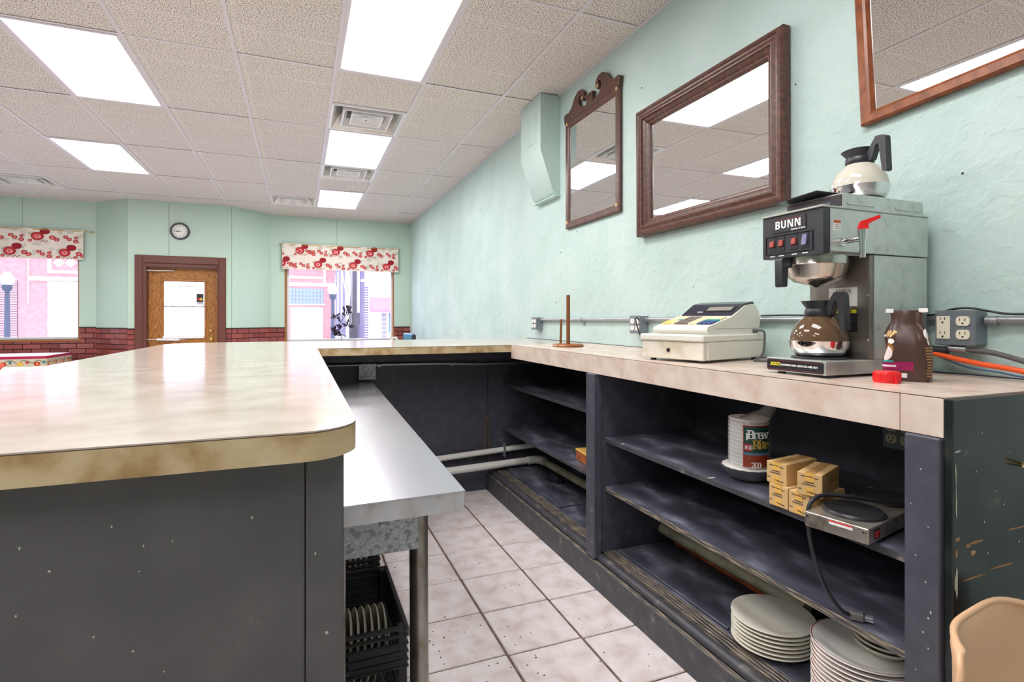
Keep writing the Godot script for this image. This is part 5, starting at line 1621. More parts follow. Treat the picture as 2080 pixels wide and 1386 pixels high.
func mirrors() -> void:
	# narrow mirror with a scrolled crest; local x along the wall (room +z), local z into the room
	var w := 0.715
	var h := 0.785
	var t := thing("scroll_mirror", "narrow walnut mirror with a scrolled swan-neck crest", "mirror", Vector3(1.848, 1.885, -3.168), -90, "mirrors on the mint wall")
	t.rotation.z = 0.0
	var s := st()
	XF = Transform3D(Basis.IDENTITY, Vector3(0, h / 2, 0))
	frame_sweep(s, w, h, [Vector2(0, 0), Vector2(0, 0.018), Vector2(0.008, 0.024), Vector2(0.040, 0.024), Vector2(0.050, 0.016), Vector2(0.054, 0.008)])
	XF = Transform3D.IDENTITY
	part(t, "frame", s, mt.walnut_dark)
	pbox(t, "mirror_glass", Vector3(-w / 2 + 0.05, 0.05, 0.006), Vector3(w / 2 - 0.05, h - 0.05, 0.010), mt.mirror)
	s = st()
	for sg in [-1.0, 1.0]:
		var pts := [Vector2(0.362, 0.770), Vector2(0.372, 0.830), Vector2(0.352, 0.842), Vector2(0.30, 0.838), Vector2(0.255, 0.862), Vector2(0.215, 0.912), Vector2(0.165, 0.940), Vector2(0.115, 0.938), Vector2(0.080, 0.910), Vector2(0.078, 0.872), Vector2(0.102, 0.852), Vector2(0.122, 0.860), Vector2(0.124, 0.882), Vector2(0.108, 0.892), Vector2(0.122, 0.905), Vector2(0.145, 0.890), Vector2(0.150, 0.855), Vector2(0.125, 0.822), Vector2(0.075, 0.806), Vector2(0.0, 0.802), Vector2(0.0, 0.770)]
		var pa := PackedVector2Array()
		for p in pts: pa.append(Vector2(p.x * sg, p.y))
		prism(s, pa, 0.002, 0.026)
	part(t, "crest", s, mt.walnut_dark)
	pbox(t, "crest_plinth", Vector3(-0.042, 0.80, 0.004), Vector3(0.042, 0.850, 0.030), mt.walnut_dark, 0.004)
	pbox(t, "crest_plinth", Vector3(-0.052, 0.850, 0.002), Vector3(0.052, 0.864, 0.036), mt.walnut_dark, 0.004)
	for q in [[-0.102, 0.872], [0.102, 0.872], [-0.33, 0.045], [0.33, 0.045], [-0.33, 0.765], [0.33, 0.765], [0.0, 0.826]]:
		XF = Transform3D(Basis(Vector3.RIGHT, PI / 2), Vector3(q[0], q[1], 0.024))
		plathe(t, "gilt_rosette", [Vector2(0.013, 0.0), Vector2(0.011, 0.004), Vector2(0.005, 0.003), Vector2(0.0, 0.006)], mt.gilt, Vector3.ZERO, 10)
	XF = Transform3D.IDENTITY
	# wide mirror with a deep moulded frame
	w = 1.005
	h = 0.716
	t = thing("wide_mirror", "wide mirror in a deep moulded walnut frame", "mirror", Vector3(1.846, 1.694, -2.0975), -90, "mirrors on the mint wall")
	t.rotation.x = 0.0
	var tl := Basis(Vector3.RIGHT, 0.006)
	s = st()
	XF = Transform3D(tl, Vector3(0, h / 2, 0.003))
	frame_sweep(s, w, h, [Vector2(0, -0.002), Vector2(0, 0.036), Vector2(0.008, 0.046), Vector2(0.020, 0.048), Vector2(0.026, 0.040), Vector2(0.034, 0.040), Vector2(0.050, 0.046), Vector2(0.056, 0.046), Vector2(0.060, 0.036), Vector2(0.066, 0.034), Vector2(0.076, 0.030), Vector2(0.082, 0.022), Vector2(0.090, 0.020), Vector2(0.097, 0.012), Vector2(0.098, 0.003)])
	part(t, "frame", s, mt.walnut)
	pbox(t, "mirror_glass", Vector3(-w / 2 + 0.094, -h / 2 + 0.094, 0.001), Vector3(w / 2 - 0.094, h / 2 - 0.094, 0.004), mt.mirror)
	XF = Transform3D.IDENTITY
	# crooked mirror by the camera
	t = thing("crooked_mirror", "large mirror hung crooked in a plain reddish-brown frame", "mirror", Vector3(1.846, 1.897, -1.29), -90, "mirrors on the mint wall")
	w = 1.05
	h = 0.80
	s = st()
	XF = Transform3D(Basis(Vector3.BACK, deg_to_rad(2.9)), Vector3.ZERO) * Transform3D(Basis.IDENTITY, Vector3(w / 2, h / 2, 0.002))
	frame_sweep(s, w, h, [Vector2(0, -0.001), Vector2(0, 0.018), Vector2(0.006, 0.024), Vector2(0.030, 0.024), Vector2(0.038, 0.020), Vector2(0.044, 0.010), Vector2(0.045, 0.004)])
	part(t, "frame", s, mt.cherry)
	pbox(t, "mirror_glass", Vector3(-w / 2 + 0.04, -h / 2 + 0.04, 0.001), Vector3(w / 2 - 0.04, h / 2 - 0.04, 0.005), mt.mirror)
	XF = Transform3D.IDENTITY
	# clock over the door
	t = thing("wall_clock", "round black-rimmed wall clock above the door", "clock", Vector3(-1.615, 2.505, -9.068))
	XF = Transform3D(Basis(Vector3.RIGHT, PI / 2), Vector3.ZERO)
	plathe(t, "rim", [Vector2(0.124, 0.0), Vector2(0.126, 0.02), Vector2(0.118, 0.034), Vector2(0.104, 0.034), Vector2(0.098, 0.018)], mt.black_plastic, Vector3.ZERO, 40)
	plathe(t, "dial", [Vector2(0.10, 0.012), Vector2(0.0, 0.012)], mt.paper, Vector3.ZERO, 40)
	XF = Transform3D.IDENTITY
	for k in 12:
		var a := TAU * (k + 1) / 12
		text(t, "numeral", str(k + 1), 0.016, Vector3(sin(a) * 0.078, cos(a) * 0.078, 0.0128), mt.dark_print)
	XF = Transform3D(Basis(Vector3.BACK, deg_to_rad(92)), Vector3(0, 0, 0.016))
	pbox(t, "minute_hand", Vector3(-0.003, -0.01, 0), Vector3(0.003, 0.07, 0.001), mt.dark_print)
	XF = Transform3D(Basis(Vector3.BACK, deg_to_rad(98)), Vector3(0, 0, 0.014))
	pbox(t, "hour_hand", Vector3(-0.004, -0.01, 0), Vector3(0.004, 0.045, 0.001), mt.dark_print)
	XF = Transform3D.IDENTITY

# ---------------------------------------------------------------- on the shelves
func shelf_goods() -> void:
	var sy := 0.677
	var t := thing("steel_bowl", "shallow steel bowl on the upper shelf holding coffee filters", "bowl", Vector3(1.432, sy, -1.405))
	plathe(t, "bowl", [Vector2(0, 0.0), Vector2(0.045, 0.0), Vector2(0.068, 0.014), Vector2(0.088, 0.042), Vector2(0.092, 0.046), Vector2(0.086, 0.044), Vector2(0.066, 0.018), Vector2(0.045, 0.004), Vector2(0, 0.003)], mt.bowl_steel, Vector3.ZERO, 40)
	# pack of nested paper filters in a printed film sleeve
	t = thing("filter_pack", "plastic sleeve of white coffee filters with a green printed label", "coffee filters", Vector3(1.432, sy + 0.028, -1.405), -54)
	for k in 13:
		var s := st()
		var y := 0.012 + k * 0.0135
		var n := 36
		for i in n:
			var a := TAU * i / n
			var b := TAU * (i + 1) / n
			var r0 := (0.085 if k == 0 else 0.064) * (1.0 + (0.02 if i % 2 == 0 else -0.02))
			var r1 := (0.085 if k == 0 else 0.064) * (1.0 + (0.02 if i % 2 == 1 else -0.02))
			var A := Vector3(cos(a) * r0, y + 0.006, sin(a) * r0)
			var B := Vector3(cos(b) * r1, y + 0.006, sin(b) * r1)
			var Cc := Vector3(cos(b) * 0.052, y - 0.008, sin(b) * 0.052)
			var D := Vector3(cos(a) * 0.052, y - 0.008, sin(a) * 0.052)
			face(s, [A, B, Cc, D], Vector3(cos(a), -0.5, sin(a)))
			face(s, [A, B, B + Vector3(0, 0.003, 0), A + Vector3(0, 0.003, 0)], Vector3(cos(a), 0, sin(a)))
			face(s, [A + Vector3(0, 0.003, 0), B + Vector3(0, 0.003, 0), Vector3(0, y + 0.006, 0)], Vector3.UP)
		part(t, "paper_filter", s, mt.paper)
	# film crown gathered at the top
	var s := st()
	var nz := FastNoiseLite.new()
	nz.seed = 21
	nz.frequency = 22.0
	var rows := [[0.020, 0.0668], [0.10, 0.0668], [0.176, 0.0668], [0.190, 0.064], [0.202, 0.052], [0.214, 0.036], [0.222, 0.024]]
	var G := []
	for q in rows:
		var row := []
		for i in 33:
			var a := TAU * (i % 32) / 32
			var d := Vector3(cos(a), 0, sin(a))
			var r: float = q[1] * (1.0 + (0.2 if q[0] > 0.18 else 0.0) * nz.get_noise_3dv(d + Vector3.UP * q[0] * 6.0))
			row.append(Vector3(0.045 * max(0.0, q[0] - 0.176) / 0.046, q[0] + (0.02 * d.x if q[0] > 0.18 else 0.0), 0) + d * r)
		G.append(row)
	for i in rows.size() - 1:
		for k in 32: face(s, [G[i][k], G[i][k + 1], G[i + 1][k + 1], G[i + 1][k]], G[i][k] * Vector3(1, 0, 1))
	part(t, "film_crown", s, mt.film)
	# curved printed label, facing local +z
	var band := func(called: String, a0: float, a1: float, y0: float, y1: float, r: float, m: Material) -> void:
		var q := st()
		for k in 12:
			var u0: float = lerp(a0, a1, k / 12.0)
			var u1: float = lerp(a0, a1, (k + 1) / 12.0)
			var n0 := Vector3(sin(u0), 0, cos(u0))
			var n1 := Vector3(sin(u1), 0, cos(u1))
			tri(q, n0 * r + Vector3(0, y0, 0), n1 * r + Vector3(0, y0, 0), n1 * r + Vector3(0, y1, 0), n0, n1, n1)
			tri(q, n0 * r + Vector3(0, y0, 0), n1 * r + Vector3(0, y1, 0), n0 * r + Vector3(0, y1, 0), n0, n1, n0)
		part(t, called, q, m)
	band.call("label_border", -0.12, 1.25, 0.028, 0.166, 0.0676, mt.label_red)
	band.call("label_green_field", -0.09, 1.25, 0.076, 0.163, 0.0679, mt.label_green)
	band.call("label_teal_strip", -0.09, 1.25, 0.068, 0.077, 0.0681, mt.cord_blue)
	band.call("label_rust_field", -0.09, 1.25, 0.030, 0.068, 0.0679, mt.label_rust)
	# lettering set tangentially letter by letter
	var curved := func(word: String, y: float, h: float, a0: float, step: float, m: Material, font: String) -> void:
		for i in word.length():
			var a: float = a0 + i * step
			var l := text(t, "label_letter", word[i], h, Vector3(sin(a) * 0.0688, y, cos(a) * 0.0688), m, font, true, 0.0005)
			l.rotation.y = a
	curved.call("Brew", 0.137, 0.030, 0.22, 0.230, mt.white_print, "Droid Serif")
	curved.call("Rite", 0.104, 0.030, 0.48, 0.185, mt.label_gold, "Droid Serif")
	curved.call("8-12", 0.094, 0.013, 0.03, 0.075, mt.white_print, "Droid Serif")
	curved.call("200", 0.036, 0.020, 0.35, 0.14, mt.white_print, "Droid Serif")
	band.call("label_red_seal", -0.06, 0.26, 0.082, 0.106, 0.0682, mt.label_red)
	band.call("label_flame", 0.02, 0.09, 0.118, 0.142, 0.0682, mt.white_print)
	# four small cartons
	var spots := [[1.372, 0.0, -1.166, -88.0, "lower left small carton of the four-carton pile"], [1.372, 0.0, -1.098, -87.0, "lower right small carton of the four-carton pile, by the hot plate"], [1.378, 0.0625, -1.186, -82.0, "upper left small carton of the four-carton pile, beside the filters"], [1.366, 0.0625, -1.088, -68.0, "upper right small carton, turned askew on top of the pile"]]
	var src: Node3D = null
	for q in spots:
		var at := Vector3(q[0], sy + 0.0005 + q[1], q[2])
		if src == null:
			src = thing("carton", q[4], "carton", at, q[3], "small cardboard cartons")
			pbox(src, "box", Vector3(-0.0315, 0, -0.075), Vector3(0.0315, 0.062, 0.075), mt.carton, 0.001)
			pbox(src, "tape", Vector3(-0.012, 0.0618, -0.0755), Vector3(0.012, 0.0624, 0.0755), mt.carton_tape)
			pbox(src, "tape_end", Vector3(-0.012, 0.040, 0.0748), Vector3(0.012, 0.0624, 0.0756), mt.carton_patch)
			pbox(src, "end_label", Vector3(-0.012, 0.003, 0.0748), Vector3(0.012, 0.022, 0.0756), mt.carton_patch)
			for l in [[-0.022, 0.052, 0.030], [0.010, 0.050, 0.012], [-0.014, 0.036, 0.026], [-0.020, 0.030, 0.034], [-0.028, 0.016, 0.008], [0.004, 0.008, 0.018], [-0.006, 0.010, 0.014]]:
				pbox(src, "print_line", Vector3(l[0], l[1], 0.0755), Vector3(l[0] + l[2], l[1] + 0.0022, 0.0759), mt.cleat)
			for l in [[0.034, 0.02], [0.026, 0.05], [0.040, 0.03]]:
				pbox(src, "print_line", Vector3(0.0312, l[0], -l[1]), Vector3(0.0318, l[0] + 0.003, l[1] * 0.6), mt.carton_tape)
		else:
			copy_of(src, at, q[3], q[4])
	# twin hot plate
	t = thing("hot_plate", "steel two-burner hot plate hanging over the shelf edge", "hot plate", Vector3(1.415, sy, -0.978), -78)
	pbox(t, "body", Vector3(-0.075, 0.010, -0.185), Vector3(0.075, 0.048, 0.180), mt.warmer_steel, 0.002)
	pbox(t, "front_label", Vector3(-0.015, 0.034, 0.1798), Vector3(0.040, 0.044, 0.1808), mt.white_print)
	pbox(t, "front_label_band", Vector3(-0.015, 0.041, 0.1804), Vector3(0.040, 0.044, 0.1813), mt.red_plastic)
	for x in [-0.068, 0.066]:
		XF = Transform3D(Basis(Vector3.RIGHT, PI / 2), Vector3(x, 0.038, 0.180))
		plathe(t, "screw", [Vector2(0.005, 0), Vector2(0.004, 0.002), Vector2(0, 0.0025)], mt.chrome_dull, Vector3.ZERO, 10)
	XF = Transform3D.IDENTITY
	pbox(t, "switch", Vector3(0.0745, 0.018, 0.125), Vector3(0.077, 0.042, 0.155), mt.black_plastic, 0.0005)
	pbox(t, "switch_rocker", Vector3(0.076, 0.022, 0.131), Vector3(0.0795, 0.036, 0.149), mt.label_red, 0.001)
	for z in [0.085, -0.095]:
		plathe(t, "burner", [Vector2(0.070, 0.048), Vector2(0.071, 0.054), Vector2(0.066, 0.058), Vector2(0.060, 0.055), Vector2(0.0, 0.055)], mt.burner, Vector3(0, 0, z), 40)
	for q in [[-0.06, 0.15], [0.06, 0.15], [-0.06, -0.15], [0.06, -0.15]]:
		plathe(t, "foot", [Vector2(0, 0), Vector2(0.012, 0), Vector2(0.010, 0.011), Vector2(0, 0.011)], mt.black_plastic, Vector3(q[0] * 0.9, 0, q[1] * 0.5), 10)
	O = t.position
	t = thing("power_cord", "dark power cord looped over the hot plate, plug on the shelf below", "cord", Vector3(1.29, 0.452, -1.03))
	O = Vector3(1.29, 0.452, -1.03)
	ptube(t, "cable", curve([Vector3(1.60, 0.70, -0.87), Vector3(1.50, 0.737, -0.90), Vector3(1.42, 0.748, -0.935), Vector3(1.35, 0.756, -0.985), Vector3(1.30, 0.757, -1.015), Vector3(1.262, 0.748, -1.020), Vector3(1.246, 0.722, -1.022), Vector3(1.243, 0.67, -1.018), Vector3(1.248, 0.60, -1.005), Vector3(1.262, 0.53, -0.985), Vector3(1.292, 0.478, -0.966), Vector3(1.318, 0.465, -0.955)], 6), 0.0055, mt.cord_black, 9)
	XF = Transform3D(Basis(Vector3.UP, deg_to_rad(-55)), Vector3(1.326, 0.4525, -0.948))
	pbox(t, "plug", Vector3(-0.016, 0.001, -0.011), Vector3(0.018, 0.023, 0.011), mt.cord_grey, 0.004)
	for z in [-0.006, 0.006]: pbox(t, "prong", Vector3(0.018, 0.013, z - 0.001), Vector3(0.035, 0.019, z + 0.001), mt.conduit)
	ptube(t, "ground_pin", [Vector3(0.018, 0.006, 0), Vector3(0.037, 0.006, 0)], 0.0024, mt.conduit, 8)
	XF = Transform3D.IDENTITY
	O = Vector3.ZERO

func peach_chair() -> void:
	var t := thing("plastic_chair", "peach moulded plastic chair beside the cabinet end", "chair", Vector3(1.262, 0, -0.445), 8)
	# shell: swept profile in (z, y), curved across the width
	var prof := [Vector2(0.20, 0.385), Vector2(0.17, 0.40), Vector2(0.08, 0.395), Vector2(-0.03, 0.385), Vector2(-0.10, 0.392), Vector2(-0.145, 0.42), Vector2(-0.168, 0.48), Vector2(-0.182, 0.56), Vector2(-0.190, 0.618), Vector2(-0.197, 0.640), Vector2(-0.202, 0.650)]
	var s := st()
	var n := 18
	var G := []
	for i in prof.size():
		var row := []
		var back: float = clampf((prof[i].y - 0.42) / 0.2, 0.0, 1.0)
		for k in n + 1:
			var u := -1.0 + 2.0 * k / n
			var hw := 0.205 - 0.012 * back
			if i == prof.size() - 1: hw *= 0.80
			if i == prof.size() - 2: hw *= 0.92
			if i == prof.size() - 3: hw *= 0.985
			var z: float = prof[i].x
			var y: float = prof[i].y
			var e := pow(abs(u), 4.0)
			if back > 0.0: z += e * 0.040 * back
			y += e * 0.03 * (1.0 - back)
			if i == prof.size() - 1: y -= e * 0.012
			row.append(Vector3(u * hw, y, z))
		G.append(row)
	var N := []
	for i in prof.size():
		var row := []
		for k in n + 1:
			var a: Vector3 = G[min(i + 1, prof.size() - 1)][k] - G[max(i - 1, 0)][k]
			var b: Vector3 = G[i][min(k + 1, n)] - G[i][max(k - 1, 0)]
			row.append(b.cross(a).normalized() * -1.0)
		N.append(row)
	for side in [1.0, -1.0]:
		for i in prof.size() - 1:
			for k in n:
				var q := []
				for c in [[i, k], [i, k + 1], [i + 1, k + 1], [i + 1, k]]:
					var nn: Vector3 = N[c[0]][c[1]]
					q.append([G[c[0]][c[1]] + nn * 0.004 * side, nn * side])
				tri(s, q[0][0], q[1][0], q[2][0], q[0][1], q[1][1], q[2][1])
				tri(s, q[0][0], q[2][0], q[3][0], q[0][1], q[2][1], q[3][1])
	part(t, "shell", s, mt.peach_plastic)
	var rim := []
	for k in n + 1: rim.append(G[0][k])
	for i in range(1, prof.size()): rim.append(G[i][n])
	for k in range(n - 1, -1, -1): rim.append(G[prof.size() - 1][k])
	for i in range(prof.size() - 2, -1, -1): rim.append(G[i][0])
	ptube(t, "rolled_rim", rim, 0.0065, mt.peach_plastic, 8)
	for q in [[-1, -1], [1, -1], [-1, 1], [1, 1]]:
		ptube(t, "leg", [Vector3(q[0] * 0.15, 0.382, q[1] * 0.11), Vector3(q[0] * 0.19, 0.0, q[1] * 0.17)], 0.010, mt.conduit, 10)

# ---------------------------------------------------------------- dining end
func dining() -> void:
	var t := thing("cloth_table", "dining table under a floral cloth with a magenta band by the window", "table", Vector3(-3.62, 0, -9.0))
	for q in [[-0.5, -0.3], [0.5, -0.3], [-0.5, 0.3], [0.5, 0.3]]:
		pbox(t, "leg", Vector3(q[0] - 0.03, 0, q[1] - 0.03), Vector3(q[0] + 0.03, 0.735, q[1] + 0.03), mt.oak, 0.004)
	pbox(t, "table_top", Vector3(-0.60, 0.72, -0.40), Vector3(0.60, 0.744, 0.40), mt.oak, 0.004)
	var c := thing("floral_tablecloth", "white topped tablecloth with floral sides and magenta edging", "tablecloth", Vector3(-3.62, 0.745, -9.0))
	pbox(c, "cloth_top", Vector3(-0.605, 0.0, -0.405), Vector3(0.605, 0.004, 0.405), mt.white_cloth, 0.001)
	for q in [["front", 0], ["side", 1]]:
		for b in [[-0.03, 0.004, "magenta_cloth"], [-0.30, -0.03, "floral_cloth"]]:
			var s := st()
			if q[1] == 0:
				card(s, Vector3(-0.608, b[0], 0.409), Vector3(0.608, b[0], 0.409), Vector3(0.608, b[1], 0.409), Vector3(-0.608, b[1], 0.409))
				card(s, Vector3(0.608, b[0], 0.405), Vector3(-0.608, b[0], 0.405), Vector3(-0.608, b[1], 0.405), Vector3(0.608, b[1], 0.405))
			else:
				card(s, Vector3(0.609, b[0], 0.409), Vector3(0.609, b[0], -0.409), Vector3(0.609, b[1], -0.409), Vector3(0.609, b[1], 0.409))
				card(s, Vector3(0.605, b[0], -0.409), Vector3(0.605, b[0], 0.409), Vector3(0.605, b[1], 0.409), Vector3(0.605, b[1], -0.409))
			part(c, "cloth_band" if b[2] == "magenta_cloth" else "cloth_drop", s, mt[b[2]])
	t = thing("white_table", "dining table with a plain white top nearer the bar", "table", Vector3(-2.95, 0, -6.45))
	pbox(t, "table_top", Vector3(-0.55, 0.715, -0.40), Vector3(0.55, 0.74, 0.40), mt.white_cloth, 0.004)
	plathe(t, "pedestal", [Vector2(0.26, 0), Vector2(0.24, 0.02), Vector2(0.04, 0.05), Vector2(0.035, 0.70), Vector2(0.12, 0.715)], mt.iron, Vector3.ZERO, 20)
	t = thing("terracotta_ornament", "small rounded orange-red ornament on the white table", "ornament", Vector3(-2.66, 0.74, -6.52))
	plathe(t, "body", [Vector2(0, 0), Vector2(0.025, 0.0), Vector2(0.046, 0.022), Vector2(0.046, 0.045), Vector2(0.030, 0.066), Vector2(0.0, 0.072)], mt.terracotta, Vector3.ZERO, 20)
	t = thing("corner_table", "small dining table in the corner by the window", "table", Vector3(1.05, 0, -9.05))
	pbox(t, "table_top", Vector3(-0.75, 0.72, -0.38), Vector3(0.52, 0.745, 0.38), mt.oak, 0.004)
	for q in [[-0.65, -0.3], [0.42, -0.3], [-0.65, 0.3], [0.42, 0.3]]:
		pbox(t, "leg", Vector3(q[0] - 0.025, 0, q[1] - 0.025), Vector3(q[0] + 0.025, 0.72, q[1] + 0.025), mt.oak, 0.004)
	# blue chair
	t = thing("blue_chair", "blue backed chair with a dark edge in the far corner", "chair", Vector3(1.62, 0, -8.45), 12)
	pbox(t, "backrest", Vector3(-0.03, 0.62, -0.20), Vector3(0.02, 1.0, 0.16), mt.blue_vinyl, 0.02)
	pbox(t, "back_edge", Vector3(-0.035, 0.60, 0.155), Vector3(0.028, 0.985, 0.20), mt.dark_vinyl, 0.015)
	pbox(t, "seat", Vector3(-0.42, 0.42, -0.20), Vector3(0.0, 0.47, 0.20), mt.blue_vinyl, 0.02)
	for q in [[-0.39, -0.17], [-0.39, 0.17], [0.0, -0.17], [0.0, 0.17]]:
		ptube(t, "leg", [Vector3(q[0], 0, q[1]), Vector3(q[0], 0.43 if q[0] < -0.1 else 0.66, q[1])], 0.012, mt.iron, 8)
	# leafy sprig in a vase
	t = thing("leafy_sprig", "dark leafy sprig standing against the bright corner window", "plant", Vector3(0.66, 0.745, -9.30))
	plathe(t, "vase", [Vector2(0, 0), Vector2(0.04, 0), Vector2(0.045, 0.03), Vector2(0.03, 0.08), Vector2(0.022, 0.11), Vector2(0.024, 0.115)], mt.iron, Vector3.ZERO, 16)
	ptube(t, "stem", curve([Vector3(0, 0.02, 0), Vector3(-0.005, 0.16, 0), Vector3(-0.04, 0.30, 0), Vector3(-0.02, 0.42, 0), Vector3(0.06, 0.55, 0.01), Vector3(0.085, 0.64, 0.0)], 5), 0.0045, mt.leaf_stem, 6)
	ptube(t, "twig", curve([Vector3(-0.03, 0.25, 0), Vector3(0.06, 0.33, 0.02), Vector3(0.09, 0.40, 0.02)], 4), 0.003, mt.leaf_stem, 5)
	ptube(t, "twig", curve([Vector3(-0.01, 0.20, 0), Vector3(-0.09, 0.26, 0.02), Vector3(-0.14, 0.27, 0.02)], 4), 0.003, mt.leaf_stem, 5)
	ptube(t, "twig", curve([Vector3(-0.02, 0.42, 0), Vector3(-0.06, 0.48, 0.02), Vector3(-0.12, 0.51, 0.02)], 4), 0.003, mt.leaf_stem, 5)
	var ls := st()
	for sg in [-1.0, 1.0]:
		for k in 6:
			var a := k / 6.0
			var b := (k + 1) / 6.0
			var w0 := sin(a * PI) * 0.012
			var w1 := sin(b * PI) * 0.012
			face(ls, [Vector3(0, a * 0.07, 0), Vector3(sg * w0, a * 0.07, 0.004), Vector3(sg * w1, b * 0.07, 0.004), Vector3(0, b * 0.07, 0)], Vector3.BACK)
			face(ls, [Vector3(0, a * 0.07, -0.001), Vector3(sg * w0, a * 0.07, 0.002), Vector3(sg * w1, b * 0.07, 0.002), Vector3(0, b * 0.07, -0.001)], Vector3.FORWARD)
	ls.set_material(mt.leaf)
	var leaf := ls.commit()
	rng.seed = 31
	for cl in [[0.085, 0.62, 8], [-0.12, 0.51, 5], [-0.03, 0.40, 4], [0.09, 0.38, 7], [-0.13, 0.26, 8], [-0.06, 0.22, 8], [0.05, 0.53, 4], [-0.04, 0.31, 4]]:
		for k in cl[2]:
			var l := part_mesh(t, "leaf", leaf, "", Vector3(cl[0] + rng.randf_range(-0.03, 0.03), cl[1] + rng.randf_range(-0.03, 0.03), rng.randf_range(-0.02, 0.03)))
			l.rotation = Vector3(rng.randf_range(-0.5, 0.5), rng.randf_range(-1, 1), rng.randf_range(-2.2, 2.2))
			l.scale = Vector3.ONE * rng.randf_range(1.1, 1.6)
	t = thing("white_flowers", "small bunch of white flowers on the corner table", "flowers", Vector3(1.47, 0.745, -8.95))
	plathe(t, "vase", [Vector2(0, 0), Vector2(0.03, 0), Vector2(0.035, 0.03), Vector2(0.025, 0.08)], mt.pvc, Vector3.ZERO, 14)
	for k in 6:
		var d := Vector3(cos(k * 1.05) * 0.045, 0.125 + 0.02 * (k % 3), sin(k * 1.05) * 0.03)
		ptube(t, "stem", [Vector3(0, 0.06, 0), d], 0.002, mt.leaf_stem, 5)
		plathe(t, "blossom", [Vector2(0, -0.018), Vector2(0.02, -0.010), Vector2(0.026, 0.004), Vector2(0.016, 0.016), Vector2(0, 0.020)], mt.blossom, d, 10)

